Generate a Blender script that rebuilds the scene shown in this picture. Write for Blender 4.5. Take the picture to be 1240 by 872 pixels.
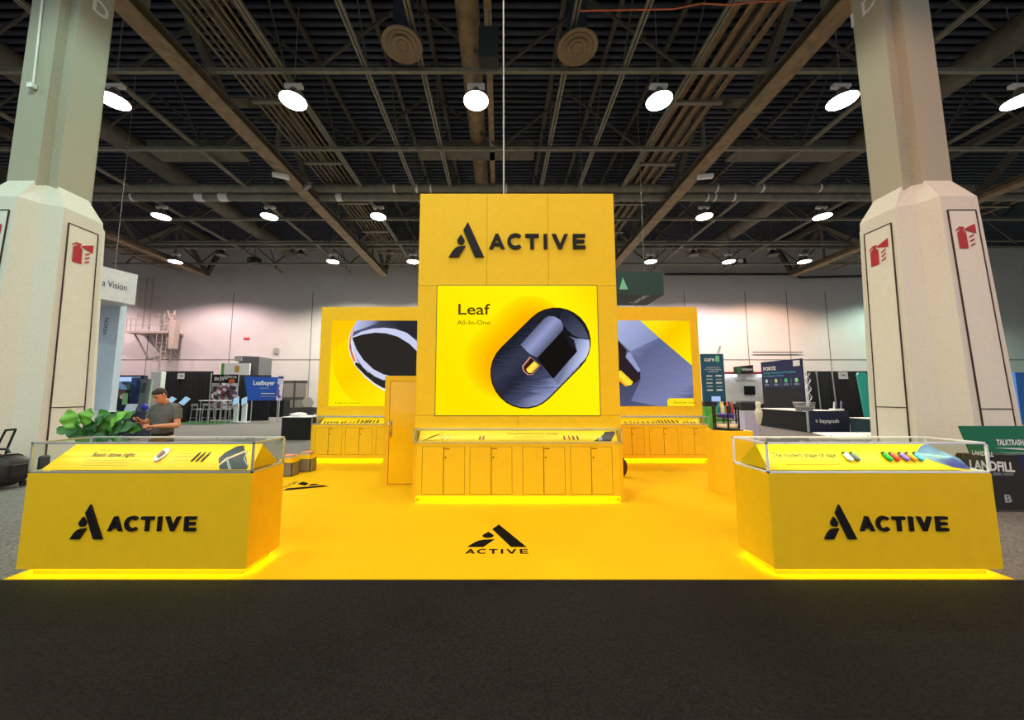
import bpy, math, random
from mathutils import Vector, Matrix
random.seed(7)
R = math.radians
for o in list(bpy.data.objects): bpy.data.objects.remove(o)
SC = bpy.context.scene
COL = SC.collection

# ------------------------------------------------------------------ camera
CAM_H, PITCH, F, PX, PY = 1.62, R(5.58), 430.0, 605.0, 436.0
cd = bpy.data.cameras.new('camera'); cam = bpy.data.objects.new('camera', cd); COL.objects.link(cam)
cam.location = (0, 0, CAM_H); cam.rotation_euler = (R(90) + PITCH, 0, 0)
cd.sensor_width = 36; cd.lens = 36 * F / 1240; cd.shift_x = 15 / 1240; cd.clip_start = .05; cd.clip_end = 200
SC.camera = cam
CP, SP = math.cos(PITCH), math.sin(PITCH)
def P(px, py, Y):
    """world point at distance Y seen at this place of the photograph (1240x872)"""
    v = PY - py
    fw = F * CP - v * SP; up = F * SP + v * CP
    return Vector(((px - PX) / fw * Y, Y, CAM_H + up / fw * Y))
def PZ(px, py, z):
    """the same at height z"""
    v = PY - py
    return P(px, py, (z - CAM_H) / ((F * SP + v * CP) / (F * CP - v * SP)))

# ------------------------------------------------------------------ world, exposure
w = bpy.data.worlds.new('hall_air'); SC.world = w; w.use_nodes = True
w.node_tree.nodes['Background'].inputs[0].default_value = (.75, .82, .9, 1)
w.node_tree.nodes['Background'].inputs[1].default_value = .85
SC.view_settings.view_transform = 'Standard'; SC.view_settings.look = 'None'
SC.view_settings.gamma = 1; SC.view_settings.use_curve_mapping = False
SC.view_settings.exposure = 0.0
LAMP_W = 1050.0          # watts of one high bay lamp
CASE_W = 1.0            # led strips in the glass cases (scale)
SC.cycles.max_bounces = 6; SC.cycles.diffuse_bounces = 3; SC.cycles.transparent_max_bounces = 12
SC.cycles.sample_clamp_indirect = 4

# ------------------------------------------------------------------ materials
def lin(c):
    out = []
    for x in c:
        x /= 255
        out.append(x / 12.92 if x <= .04045 else ((x + .055) / 1.055) ** 2.4)
    return (*out, 1)
MATS = {}
def mat(name, rgb, rough=.5, metal=0, var=.06, scale=8, bump=0, bscale=200, spec=.5):
    if name in MATS: return MATS[name]
    m = bpy.data.materials.new(name); m.use_nodes = True; nt = m.node_tree; b = nt.nodes['Principled BSDF']
    b.inputs['Roughness'].default_value = rough; b.inputs['Metallic'].default_value = metal
    b.inputs['Specular IOR Level'].default_value = spec
    tc = nt.nodes.new('ShaderNodeTexCoord'); n = nt.nodes.new('ShaderNodeTexNoise'); n.inputs['Scale'].default_value = scale
    n.inputs['Detail'].default_value = 4
    nt.links.new(tc.outputs['Object'], n.inputs['Vector'])
    r = nt.nodes.new('ShaderNodeValToRGB'); c = lin(rgb)
    r.color_ramp.elements[0].position = .3; r.color_ramp.elements[1].position = .7
    r.color_ramp.elements[0].color = tuple(max(0, x * (1 - var)) for x in c[:3]) + (1,)
    r.color_ramp.elements[1].color = tuple(min(1, x * (1 + var)) for x in c[:3]) + (1,)
    nt.links.new(n.outputs['Fac'], r.inputs['Fac']); nt.links.new(r.outputs['Color'], b.inputs['Base Color'])
    if bump:
        n2 = nt.nodes.new('ShaderNodeTexNoise'); n2.inputs['Scale'].default_value = bscale
        nt.links.new(tc.outputs['Object'], n2.inputs['Vector'])
        bp = nt.nodes.new('ShaderNodeBump'); bp.inputs['Strength'].default_value = bump; bp.inputs['Distance'].default_value = .01
        nt.links.new(n2.outputs['Fac'], bp.inputs['Height']); nt.links.new(bp.outputs['Normal'], b.inputs['Normal'])
    MATS[name] = m; return m
def carpet(name, rgb, rgb2, s1=350, s2=1.2):
    m = mat(name, rgb, .95, bump=.6, bscale=s1, spec=.1)
    nt = m.node_tree; r = [n for n in nt.nodes if n.type == 'VALTORGB'][0]
    n = [n for n in nt.nodes if n.type == 'TEX_NOISE'][0]; n.inputs['Scale'].default_value = s1 * .3; n.inputs['Detail'].default_value = 6
    r.color_ramp.elements[0].color = lin(rgb); r.color_ramp.elements[1].color = lin(rgb2)
    mx = nt.nodes.new('ShaderNodeMixRGB'); mx.blend_type = 'MULTIPLY'; mx.inputs[0].default_value = .35
    n3 = nt.nodes.new('ShaderNodeTexNoise'); n3.inputs['Scale'].default_value = s2; n3.inputs['Detail'].default_value = 5
    tc = [n for n in nt.nodes if n.type == 'TEX_COORD'][0]; nt.links.new(tc.outputs['Object'], n3.inputs['Vector'])
    b = nt.nodes['Principled BSDF']; nt.links.new(r.outputs['Color'], mx.inputs[1]); nt.links.new(n3.outputs['Fac'], mx.inputs[2])
    nt.links.new(mx.outputs[0], b.inputs['Base Color']); return m
def glow(name, rgb, s=1.0):
    if name in MATS: return MATS[name]
    m = bpy.data.materials.new(name); m.use_nodes = True; nt = m.node_tree; nt.nodes.clear()
    o = nt.nodes.new('ShaderNodeOutputMaterial'); e = nt.nodes.new('ShaderNodeEmission')
    e.inputs[0].default_value = lin(rgb); e.inputs[1].default_value = s; nt.links.new(e.outputs[0], o.inputs[0])
    MATS[name] = m; return m
def glow_ramp(name, p0, p1, stops, s=1.0, streak=0, radial=False):
    """emission whose colour runs from world point p0 to p1 (the picture a screen shows)"""
    m = bpy.data.materials.new(name); m.use_nodes = True; nt = m.node_tree; nt.nodes.clear(); N = nt.nodes.new; L = nt.links.new
    o = N('ShaderNodeOutputMaterial'); e = N('ShaderNodeEmission'); e.inputs[1].default_value = s; L(e.outputs[0], o.inputs[0])
    g = N('ShaderNodeNewGeometry'); p0 = Vector(p0); p1 = Vector(p1); d = p1 - p0
    sub = N('ShaderNodeVectorMath'); sub.operation = 'SUBTRACT'; sub.inputs[1].default_value = p0; L(g.outputs['Position'], sub.inputs[0])
    if radial:
        dt = N('ShaderNodeVectorMath'); dt.operation = 'LENGTH'; L(sub.outputs[0], dt.inputs[0]); out = dt.outputs['Value']
        ml = N('ShaderNodeMath'); ml.operation = 'MULTIPLY'; ml.inputs[1].default_value = 1 / d.length; L(out, ml.inputs[0]); out = ml.outputs[0]
    else:
        dt = N('ShaderNodeVectorMath'); dt.operation = 'DOT_PRODUCT'; dt.inputs[1].default_value = d / d.length_squared
        L(sub.outputs[0], dt.inputs[0]); out = dt.outputs['Value']
    if streak:
        n = N('ShaderNodeTexNoise'); n.inputs['Scale'].default_value = 3; mp = N('ShaderNodeMapping'); mp.inputs['Scale'].default_value = (1, 1, 12)
        L(g.outputs['Position'], mp.inputs[0]); L(mp.outputs[0], n.inputs['Vector'])
        mm = N('ShaderNodeMath'); mm.operation = 'MULTIPLY_ADD'; mm.inputs[1].default_value = streak; L(n.outputs['Fac'], mm.inputs[0]); L(out, mm.inputs[2])
        s2 = N('ShaderNodeMath'); s2.operation = 'SUBTRACT'; s2.inputs[1].default_value = streak / 2; L(mm.outputs[0], s2.inputs[0]); out = s2.outputs[0]
    r = N('ShaderNodeValToRGB'); el = r.color_ramp.elements
    while len(el) < len(stops): el.new(.5)
    for q, (pos, c) in zip(el, stops): q.position = pos; q.color = lin(c)
    L(out, r.inputs[0]); L(r.outputs[0], e.inputs[0]); return m
def glass(name, tint=(250, 253, 252), refl=.09):
    if name in MATS: return MATS[name]
    m = bpy.data.materials.new(name); m.use_nodes = True; nt = m.node_tree; nt.nodes.clear(); N = nt.nodes.new; L = nt.links.new
    o = N('ShaderNodeOutputMaterial'); t = N('ShaderNodeBsdfTransparent'); t.inputs[0].default_value = lin(tint)
    g = N('ShaderNodeBsdfGlossy'); g.inputs['Roughness'].default_value = .02; mx = N('ShaderNodeMixShader'); f = N('ShaderNodeFresnel'); f.inputs[0].default_value = 1.45
    ml = N('ShaderNodeMath'); ml.operation = 'MULTIPLY_ADD'; ml.inputs[1].default_value = .55; ml.inputs[2].default_value = refl * .2
    ge = N('ShaderNodeNewGeometry'); iv = N('ShaderNodeMath'); iv.operation = 'SUBTRACT'; iv.inputs[0].default_value = 1; L(ge.outputs['Backfacing'], iv.inputs[1]); m3 = N('ShaderNodeMath'); m3.operation = 'MULTIPLY'
    L(f.outputs[0], ml.inputs[0]); L(ml.outputs[0], m3.inputs[0]); L(iv.outputs[0], m3.inputs[1]); L(m3.outputs[0], mx.inputs[0]); L(t.outputs[0], mx.inputs[1]); L(g.outputs[0], mx.inputs[2]); L(mx.outputs[0], o.inputs[0])
    MATS[name] = m; return m

YEL = mat('yellow_laminate', (246, 198, 26), .5, var=.03, bump=.02, spec=.25)
YEL2 = mat('yellow_laminate_edge', (236, 184, 26), .5, var=.03, spec=.25)
BLK = mat('black_acrylic', (24, 21, 24), .55, spec=.2)
SEAM = mat('dark_seam', (120, 88, 14), .8)
ALU = mat('brushed_aluminium', (190, 194, 198), .35, .6)
GLASS = glass('case_glass')
STEEL = mat('painted_steel_dark', (88, 84, 72), .7, var=.25, scale=3)
STEEL2 = mat('painted_steel_brown', (132, 114, 86), .7, var=.3, scale=3)
STEELG = mat('painted_steel_grey', (118, 116, 102), .6, var=.2, scale=3)
WHITE = mat('white_paint', (228, 228, 226), .5)
DRAPE = mat('black_drape', (16, 17, 19), .9, var=.3, scale=20)
CONC = mat('sprayed_concrete', (172, 168, 150), .9, var=.18, scale=60, bump=.5, bscale=90)
CASING = mat('casing_concrete', (218, 214, 202), .85, var=.07, scale=40, bump=.25, bscale=120)
PANELW = mat('casing_panel', (226, 222, 210), .6, var=.03)
RED = mat('sign_red', (176, 30, 44), .5)
CHROME = mat('chrome', (200, 200, 205), .15, 1)
LED = glow('yellow_led', (240, 255, 0), 13)
SKIN = mat('skin', (205, 140, 112), .55, var=.08, scale=20)

# ------------------------------------------------------------------ mesh builder
class MB:
    def __init__(s, M=None): s.v = []; s.f = []; s.fm = []; s.mats = []; s.M = M; s.sm = []
    def mi(s, m):
        if m not in s.mats: s.mats.append(m)
        return s.mats.index(m)
    def add(s, vs, fs, m, smooth=False):
        b = len(s.v)
        for p in vs:
            p = Vector(p); s.v.append(s.M @ p if s.M else p)
        k = s.mi(m)
        for f in fs: s.f.append([b + i for i in f]); s.fm.append(k); s.sm.append(smooth)
        return s
    def box(s, x0, x1, y0, y1, z0, z1, m, bev=0):
        if bev:
            c = bev; sx, sy, sz = sorted((x0, x1)), sorted((y0, y1)), sorted((z0, z1)); vs = []; 
            # chamfered box: three rings per corner
            import itertools
            vid = {}
            for ix, iy, iz in itertools.product((0, 1), repeat=3):
                X, Y, Z = sx[ix], sy[iy], sz[iz]; dx, dy, dz = [(c if i == 0 else -c) for i in (ix, iy, iz)]
                vid[(ix, iy, iz, 0)] = len(vs); vs.append((X, Y + dy, Z + dz))
                vid[(ix, iy, iz, 1)] = len(vs); vs.append((X + dx, Y, Z + dz))
                vid[(ix, iy, iz, 2)] = len(vs); vs.append((X + dx, Y + dy, Z))
            V = lambda *k: vid[k]; fs = []
            for i in (0, 1):
                fs.append([V(i, 0, 0, 0), V(i, 1, 0, 0), V(i, 1, 1, 0), V(i, 0, 1, 0)])
                fs.append([V(0, i, 0, 1), V(1, i, 0, 1), V(1, i, 1, 1), V(0, i, 1, 1)])
                fs.append([V(0, 0, i, 2), V(1, 0, i, 2), V(1, 1, i, 2), V(0, 1, i, 2)])
            for a in (0, 1):
                for b in (0, 1):
                    fs.append([V(a, b, 0, 0), V(a, b, 1, 0), V(a, b, 1, 1), V(a, b, 0, 1)])
                    fs.append([V(a, 0, b, 0), V(a, 1, b, 0), V(a, 1, b, 2), V(a, 0, b, 2)])
                    fs.append([V(0, a, b, 1), V(1, a, b, 1), V(1, a, b, 2), V(0, a, b, 2)])
                    for d in (0, 1): fs.append([V(a, b, d, 0), V(a, b, d, 1), V(a, b, d, 2)])
            return s.add(vs, fs, m)
        vs = [(x, y, z) for x in (x0, x1) for y in (y0, y1) for z in (z0, z1)]
        return s.add(vs, [(0, 1, 3, 2), (4, 6, 7, 5), (0, 4, 5, 1), (2, 3, 7, 6), (0, 2, 6, 4), (1, 5, 7, 3)], m)
    def poly(s, pts, m): return s.add(pts, [list(range(len(pts)))], m)
    def ext(s, pts, vec, m):
        n = len(pts); vec = Vector(vec); a = [Vector(p) for p in pts]; b = [p + vec for p in a]
        fs = [list(range(n))[::-1], list(range(n, 2 * n))] + [(i, (i + 1) % n, n + (i + 1) % n, n + i) for i in range(n)]
        return s.add(a + b, fs, m)
    def rings(s, rings, m, cap=True, smooth=True):
        n = len(rings[0]); vs = [p for r in rings for p in r]; fs = []
        for k in range(len(rings) - 1):
            for i in range(n): fs.append((k * n + i, k * n + (i + 1) % n, (k + 1) * n + (i + 1) % n, (k + 1) * n + i))
        s.add(vs, fs, m, smooth)
        if cap: s.add(rings[0], [list(range(n))[::-1]], m); s.add(rings[-1], [list(range(n))], m)
        return s
    def tube(s, pts, r, m, n=10, cap=True, smooth=True):
        pts = [Vector(p) for p in pts]; rs = r if isinstance(r, (list, tuple)) else [r] * len(pts); out = []
        up = Vector((0, 1, 0)) if abs((pts[-1] - pts[0]).normalized().z) > .85 else Vector((0, 0, 1))
        for i, p in enumerate(pts):
            t = (pts[min(i + 1, len(pts) - 1)] - pts[max(i - 1, 0)]).normalized()
            a = t.cross(up)
            if a.length < .05: a = t.cross(Vector((0, 1, 0)))
            a.normalize(); b = t.cross(a).normalized(); rr = rs[i]; rx, ry = rr if isinstance(rr, tuple) else (rr, rr)
            out.append([p + a * (rx * math.cos(2 * math.pi * k / n)) + b * (ry * math.sin(2 * math.pi * k / n)) for k in range(n)])
        return s.rings(out, m, cap, smooth)
    def bar(s, p, q, w, h, m):
        p = Vector(p); q = Vector(q); t = (q - p).normalized(); a = t.cross(Vector((0, 0, 1)))
        if a.length < .05: a = Vector((1, 0, 0))
        a.normalize(); b = t.cross(a).normalized(); a = a * w / 2; b = b * h / 2
        return s.rings([[c + a + b, c - a + b, c - a - b, c + a - b] for c in (p, q)], m, True, False)
    def lathe(s, prof, c, m, n=20, smooth=True):
        c = Vector(c); return s.rings([[c + Vector((r * math.cos(2 * math.pi * k / n), r * math.sin(2 * math.pi * k / n), z)) for k in range(n)] for r, z in prof], m, True, smooth)
    def ball(s, c, rx, ry, rz, m, n=12, k=8):
        return s.lathe([(1, 0)], c, m) if 0 else s.rings([[Vector(c) + Vector((rx * math.sin(t) * math.cos(2 * math.pi * i / n), ry * math.sin(t) * math.sin(2 * math.pi * i / n), rz * math.cos(t))) for i in range(n)] for t in [math.pi * (j + .08) / (k + .16) for j in range(k + 1)]], m, True, True)
    def text(s, body, o, xd, yd, h, m, bold=0, align='LEFT', width=None, depth=0):
        cu = bpy.data.curves.new('t', 'FONT'); cu.body = body; cu.size = 1; cu.offset = bold; cu.align_x = align; cu.resolution_u = 3; cu.extrude = depth
        ob = bpy.data.objects.new('t', cu); me = bpy.data.meshes.new_from_object(ob)
        xs = [v.co.x for v in me.vertices]; o = Vector(o); xd = Vector(xd).normalized(); yd = Vector(yd).normalized(); zd = xd.cross(yd)
        k = h / .7; kx = k
        if width and xs: kx = width / (max(xs) - min(xs)) ; 
        vs = [o + xd * v.co.x * kx + yd * v.co.y * k + zd * v.co.z for v in me.vertices]
        s.add(vs, [list(p.vertices) for p in me.polygons], m)
        bpy.data.objects.remove(ob); bpy.data.curves.remove(cu); bpy.data.meshes.remove(me); return s
    def build(s, name, parent=None, label=None, cat=None, group=None, kind=None, loc=None, bevel=0):
        me = bpy.data.meshes.new(name)
        if parent is not None: org = worldloc(parent)
        elif loc is not None: org = Vector(loc)
        else:
            lo = [min(v[i] for v in s.v) for i in range(3)]; hi = [max(v[i] for v in s.v) for i in range(3)]
            org = Vector(((lo[0] + hi[0]) / 2, (lo[1] + hi[1]) / 2, lo[2]))
        me.from_pydata([v - org for v in s.v], [], s.f)
        for m in s.mats: me.materials.append(m)
        me.polygons.foreach_set('material_index', s.fm); me.polygons.foreach_set('use_smooth', s.sm); me.update()
        import bmesh
        bm = bmesh.new(); bm.from_mesh(me); bmesh.ops.recalc_face_normals(bm, faces=bm.faces); bm.to_mesh(me); bm.free()
        o = bpy.data.objects.new(name, me); COL.objects.link(o)
        if parent is not None: o.parent = parent
        else: o.location = org
        if bevel:
            b = o.modifiers.new('edge', 'BEVEL'); b.width = bevel; b.segments = 2; b.limit_method = 'ANGLE'; b.angle_limit = R(40)
        tag(o, label, cat, group, kind); return o
def worldloc(o):
    v = Vector(o.location)
    while o.parent is not None: o = o.parent; v = v + Vector(o.location)
    return v
def tag(o, label=None, cat=None, group=None, kind=None):
    if label: o['label'] = label
    if cat: o['category'] = cat
    if group: o['group'] = group
    if kind: o['kind'] = kind
    return o
def thing(name, loc, label, cat, group=None, rz=0):
    o = bpy.data.objects.new(name, None); o.empty_display_size = .2; COL.objects.link(o); o.location = loc; o.rotation_euler = (0, 0, rz)
    return tag(o, label, cat, group)
def clone(root, loc, label, rz=None, group=None):
    r = root.copy(); COL.objects.link(r); r.location = loc; r['label'] = label
    if group: r['group'] = group
    if rz is not None: r.rotation_euler = (0, 0, rz)
    for ch in list(root.children):
        c = ch.copy(); COL.objects.link(c); c.parent = r
        for g in ch.children:
            d = g.copy(); COL.objects.link(d); d.parent = c
    return r
ORD = ['first', 'second', 'third', 'fourth', 'fifth', 'sixth', 'seventh', 'eighth', 'ninth', 'tenth', 'eleventh', 'twelfth', 'thirteenth', 'fourteenth', 'fifteenth', 'sixteenth', 'seventeenth', 'eighteenth', 'nineteenth', 'twentieth']

# ------------------------------------------------------------------ the hall: floor, walls, roof deck
GREYC = carpet('grey_carpet', (92, 90, 88), (150, 146, 142), 160, .5)
BLACKC = carpet('black_carpet', (26, 23, 22), (50, 45, 43), 200, .9)
YELC = carpet('yellow_carpet', (250, 184, 14), (255, 206, 20), 220, .7)
mx = [n for n in YELC.node_tree.nodes if n.type == 'MIX_RGB'][0]; mx.inputs[0].default_value = .12
mx = [n for n in BLACKC.node_tree.nodes if n.type == 'MIX_RGB'][0]; mx.inputs[0].default_value = .6
WY = 32.0
MB().box(-46, 50, -16, WY, -.2, 0, GREYC).build('floor', kind='structure')
WALLM = mat('wall_panels', (196, 194, 190), .8, var=.04, scale=.6)
SEAMW = mat('wall_joint', (96, 92, 88), .8)
wb = MB().box(-46, 50, WY, WY + .3, 0, 15.6, WALLM)
for x in (-24.5, -17.2, 12.5, 17.0, 22.6, 26.4, 30, 37, 44, -32, -40): wb.box(x - .03, x + .03, WY - .01, WY, 0, 11, SEAMW)
wb.box(-46, 50, WY - .012, WY, 4.72, 4.8, SEAMW)
wb.build('wall_back', kind='structure')
MB().box(-46.3, -46, -16, WY, 0, 15.6, WALLM).build('wall_left', kind='structure')
MB().box(50, 50.3, -16, WY, 0, 15.6, WALLM).build('wall_right', kind='structure')
DECK = mat('roof_deck', (46, 52, 66), .65, var=.3, scale=2)
dk = MB(); ys = []; y = -16.0
prof = []
while y < WY: prof += [(y, 15.5), (y + .12, 15.5), (y + .16, 15.43), (y + .28, 15.43), (y + .32, 15.5)]; y += .32
vs = [(x, yy, z) for (yy, z) in prof for x in (-46, 50)]
dk.add(vs, [(2 * i, 2 * i + 1, 2 * i + 3, 2 * i + 2) for i in range(len(prof) - 1)], DECK)
dk.box(-46, 50, -16, WY, 15.5, 15.6, DECK)
dk.build('ceiling', kind='structure')
MB().box(-30, 30, -15, 3.27, 0, .012, BLACKC).build('aisle_carpet', label='black speckled aisle carpet filling the foreground', cat='carpet')
MB().ext([(-4.34, 3.275, 0), (4.5, 3.275, 0), (4.5, 6.2, 0), (5.15, 6.2, 0), (5.15, 9.3, 0), (-4.6, 9.3, 0), (-4.6, 8.4, 0), (-4.34, 8.4, 0)], (0, 0, .015), YELC).build('booth_carpet', label='bright yellow carpet under the whole exhibition stand', cat='carpet')

# ------------------------------------------------------------------ high bay lamps
ALUD = mat('lamp_housing', (120, 116, 108), .5, .3)
def lamp_thing(loc, tint, label, lit=True, up=15.39, watt=1.0):
    x, y, z = loc; t = thing('high_bay_lamp', (x, y, z), label, 'lamp', 'high bay lamps under the roof')
    m = MB(); m.lathe([(.43, -.02), (.45, 0), (.4, .06), (.22, .2), (.13, .36), (.1, .42)], (x, y, z), ALUD if lit else mat('lamp_dark', (52, 50, 46), .6)); m.build('housing', t)
    if lit:
        gm = glow('lamp_light_%d_%d_%d' % tint, tint, 26)
        MB().lathe([(.425, -.035), (.425, -.022)], (x, y, z), gm).build('lens', t)
    else:
        MB().lathe([(.33, -.03), (.33, -.022)], (x, y, z), mat('lens_off', (70, 68, 62), .3)).build('lens', t)
    MB().box(x - .3, x + .3, y - .08, y + .08, z + .46, z + .58, WHITE).build('ballast', t)
    up = 13.14 if abs(x + .82) < .1 else up; MB().tube([(x, y, z + .4), (x, y, up)], .02, STEELG, 6).build('hanger', t)
    if lit:
        ld = bpy.data.lights.new('lamp_beam', 'SPOT'); ld.energy = LAMP_W * watt; ld.color = lin(tint)[:3]; ld.spot_size = R(152); ld.spot_blend = .35; ld.shadow_soft_size = .3
        lo = bpy.data.objects.new('lamp_beam', ld); COL.objects.link(lo); lo.parent = t; lo.location = (0, 0, -.08)
    return t
PK, GN, OR, CW, WW = (255, 220, 222), (218, 255, 234), (255, 206, 182), (232, 255, 246), (255, 246, 226)
rows = [(11.4, 'nearest visible row', [(-13.4, PK), (-7.17, GN), (-.82, OR), (5.54, GN), (11.9, CW), (18.1, WW)]),
        (19.46, 'middle row', [(-19.4, PK), (-13.2, GN), (-6.96, GN), (11.74, OR), (18.5, WW)]),
        (26.4, 'row by the back wall', [(-24.9, PK), (-12.8, WW), (-6.66, WW), (11.6, WW), (17.6, PK), (23.4, OR), (36, GN), (-37, PK)])]
for ry, rn, ls in rows:
    for i, (x, tint) in enumerate(ls):
        hue = {PK: 'pinkish', GN: 'greenish', OR: 'orange-tinted', CW: 'cool white', WW: 'warm white'}[tint]
        lamp_thing((x, ry, 11.8), tint, 'glowing %s round lamp, %s from left in the %s' % (hue, ORD[i], rn), watt={11.4: 1, 19.46: 1.4, 26.4: 6.2}[ry])
for i, x in enumerate((-21.4, -15.3, 14.9, 21)):
    lamp_thing((x, 26.4, 12.3), PK, 'unlit dark bell-shaped lamp near the back wall, %s from the left' % ORD[i], lit=False)
for j, ry in enumerate((3.4, -4.6, -12)):
    for i, x in enumerate((-16, -7.2, -.8, 5.5, 16)):
        lamp_thing((x, ry, 11.8), (GN, GN, WW, OR, OR)[i], 'round high bay lamp above the aisle before the stand, %s row, %s from left' % (ORD[j], ORD[i]), watt=1.25)
# ------------------------------------------------------------------ columns
def column(X0, X1, Y0, sx, side, label):
    """shaft X0..X1 wide, front at Y0; sx = +1 when the hall's middle lies to its right"""
    cx, cy = (X0 + X1) / 2, Y0 + .5; t = thing('concrete_column', (cx, cy, 0), label, 'column')
    h = .5; c = .19; H = 12.0
    notch = [(-h + c, -h), (h - c, -h), (h - c, -h + c), (h, -h + c), (h, h - c), (h - c, h - c), (h - c, h), (-h + c, h), (-h + c, h - c), (-h, h - c), (-h, -h + c), (-h + c, -h + c)]
    MB().ext([(cx + a, cy + b, 5.6) for a, b in notch], (0, 0, H - 5.6), CONC).build('shaft', t)
    def oct_ring(e, z, c2=.36, ridge=.10):
        q = h + e; k = c2; pts = []
        for sx_, sy_ in ((1, -1), (1, 1), (-1, 1), (-1, -1)):
            a = (sx_ * (q - k), sy_ * q); b = (sx_ * q, sy_ * (q - k)); mid = (sx_ * (q - k / 2 - .075), sy_ * (q - k / 2 - .075))
            seq = [a, mid, b] if sx_ * sy_ < 0 else [b, mid, a]
            if sx_ == -1 and sy_ == 1 or sx_ == 1 and sy_ == -1: seq = [a, mid, b]
            pts += seq
        return [Vector((cx + p[0], cy + p[1], z)) for p in pts]
    rr = [oct_ring(.45, 0, .5), oct_ring(.29, 5.55, .42), oct_ring(.0, 6.06, .22)]
    MB().rings(rr, CASING, True, False).build('casing', t)
    # access panels on the front and on the side towards the stand, each with a fire extinguisher sign
    def panel(front):
        e0, e1 = .45, .29
        def at(u, z):     # u across the face, z height
            e = e0 + (e1 - e0) * z / 5.55; off = h + e + .006
            if front: return Vector((cx + u, cy - off, z))
            return Vector((cx + sx * off, cy + u, z))
        nrm = Vector((0, -1, 0)) if front else Vector((sx, 0, 0))
        wd = .3; z0, z1 = .25, 5.25
        m = MB(); m.ext([at(-wd, z0), at(wd, z0), at(wd * .92, z1), at(-wd * .92, z1)], nrm * .006, PANELW)
        dk_ = mat('panel_gap', (58, 36, 34), .8)
        for a, b in (((-wd, z0), (-wd * .92, z1)), ((wd, z0), (wd * .92, z1)), ((-wd * .92, z1), (wd * .92, z1)), ((-wd, 1.36), (wd, 1.36))):
            m.bar(at(*a) + nrm * .006, at(*b) + nrm * .006, .018, .018, dk_)
        p = m.build('access_panel', t)
        k = .95 if front else -sx * -.95
        fl = 1 if front else sx     # text direction so that it reads left to right from the aisle
        def s(u, z): return at(fl * u, z) + nrm * .016
        g = MB(); zc = 4.72
        g.poly([s(-.17, zc - .27), s(.0, zc - .27), s(.0, zc + .05), s(-.04, zc + .1), s(-.13, zc + .1), s(-.17, zc + .05)], RED)
        g.poly([s(-.1, zc + .1), s(-.05, zc + .1), s(-.02, zc + .18), s(-.12, zc + .18), s(-.2, zc + .1), s(-.19, zc + .08), s(-.12, zc + .14)], RED)
        g.poly([s(-.02, zc + .14), s(.2, zc + .24), s(.2, zc + .04), s(-.02, zc + .11)], RED)
        for q in range(3): g.poly([s(.05, zc - .02 - q * .09), s(.14, zc + .03 - q * .09), s(.15, zc - .0 - q * .09), s(.06, zc - .05 - q * .09)], RED)
        g.build('extinguisher_sign', t, label='red fire extinguisher symbol')
    panel(True); panel(False)
    MB().text('D' if sx > 0 else 'I D', (cx + sx * (h + .004), cy + .07, 10.55), (0, sx, 0), (0, 0, 1), .35, WHITE, .02, 'CENTER').build('painted_letters', t, label='white painted letters')
    return t
cl_ = column(-10.47, -9.45, 7.0, 1, 'left', 'tall concrete column on the left beside the suitcase')
cr_ = column(8.62, 9.62, 7.0, -1, 'right', 'tall concrete column on the right behind the litter bins')
x, y = P(45, 100, 6.98)[:2]
m = MB(); p = P(40, 105, 6.96); m.tube([P(58, -60, 6.96), p], .02, WHITE, 6); m.box(p.x - .06, p.x + .06, p.y - .06, p.y + .02, p.z - .05, p.z + .05, WHITE)
m.build('conduit', cl_, label='thin white conduit with junction box')

# ------------------------------------------------------------------ roof steel
LATT = mat('lattice_steel', (70, 67, 58), .7, var=.2, scale=3)
def main_truss(X, label, y1=30):
    t = thing('roof_truss', (X, 12, 11.85), label, 'roof truss', 'big roof trusses over the columns')
    m = MB(); m.box(X - .3, X + .3, -8, y1, 11.85, 11.91, STEEL2); m.box(X - .3, X + .3, -8, y1, 12.17, 12.23, STEEL); m.box(X - .05, X + .05, -8, y1, 11.9, 12.2, STEEL2)
    m.build('bottom_chord', t)
    MB().box(X - .22, X + .22, -8, y1 + 1.5, 14.9, 15.25, STEEL).build('top_chord', t)
    y = -6.0; k = 0
    while y < y1 - 2:
        MB().bar((X, y, 12.2), (X, y + 3, 14.95), .34, .3, STEELG if k % 2 else STEEL).build('diagonal_brace', t)
        MB().bar((X, y + 3, 14.95), (X, y + 6, 12.2), .26, .24, STEEL).build('diagonal_brace', t)
        MB().bar((X, y + 3, 12.2), (X, y + 3, 14.95), .14, .14, STEELG).build('vertical_post', t)
        y += 6; k += 1
    MB().bar((X, y1, 12.0), (X, y1 + 1.4, 14.9), .3, .3, STEEL).build('diagonal_brace', t)
    return t
main_truss(-10.0, 'heavy dark steel roof truss on the left, running back from the left column')
main_truss(9.2, 'heavy dark steel roof truss on the right, running back from the right column')
main_truss(-25.5, 'heavy dark steel roof truss at the far left, beyond the left column')
main_truss(25.5, 'heavy dark steel roof truss at the far right, beyond the right column')
def joist(X, i, zb=12.5):
    t = thing('roof_joist', (X, 12, zb), 'thin steel roof joist running to the back wall, %s from the left' % ORD[i], 'roof joist', 'long roof joists')
    m = MB(); m.box(X - .09, X - .02, -4, 31, zb, zb + .1, STEELG); m.box(X + .02, X + .09, -4, 31, zb, zb + .1, STEELG); m.build('bottom_chord', t)
    MB().box(X - .08, X + .08, -4, 31.5, 15.0, 15.15, LATT).build('top_chord', t)
    m = MB(); y = -4.0
    while y < 29:
        m.bar((X, y, zb + .05), (X, y + 1.9, 15.05), .05, .05, LATT); m.bar((X, y + 1.9, 15.05), (X, y + 3.8, zb + .05), .05, .05, LATT); y += 3.8
    m.build('lattice', t)
for i, X in enumerate((-19.5, -13.4, -7.3, -4.5, -2.6, 2.2, 4.2, 6.5, 13.5, 19.6)): joist(X, i)
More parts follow.
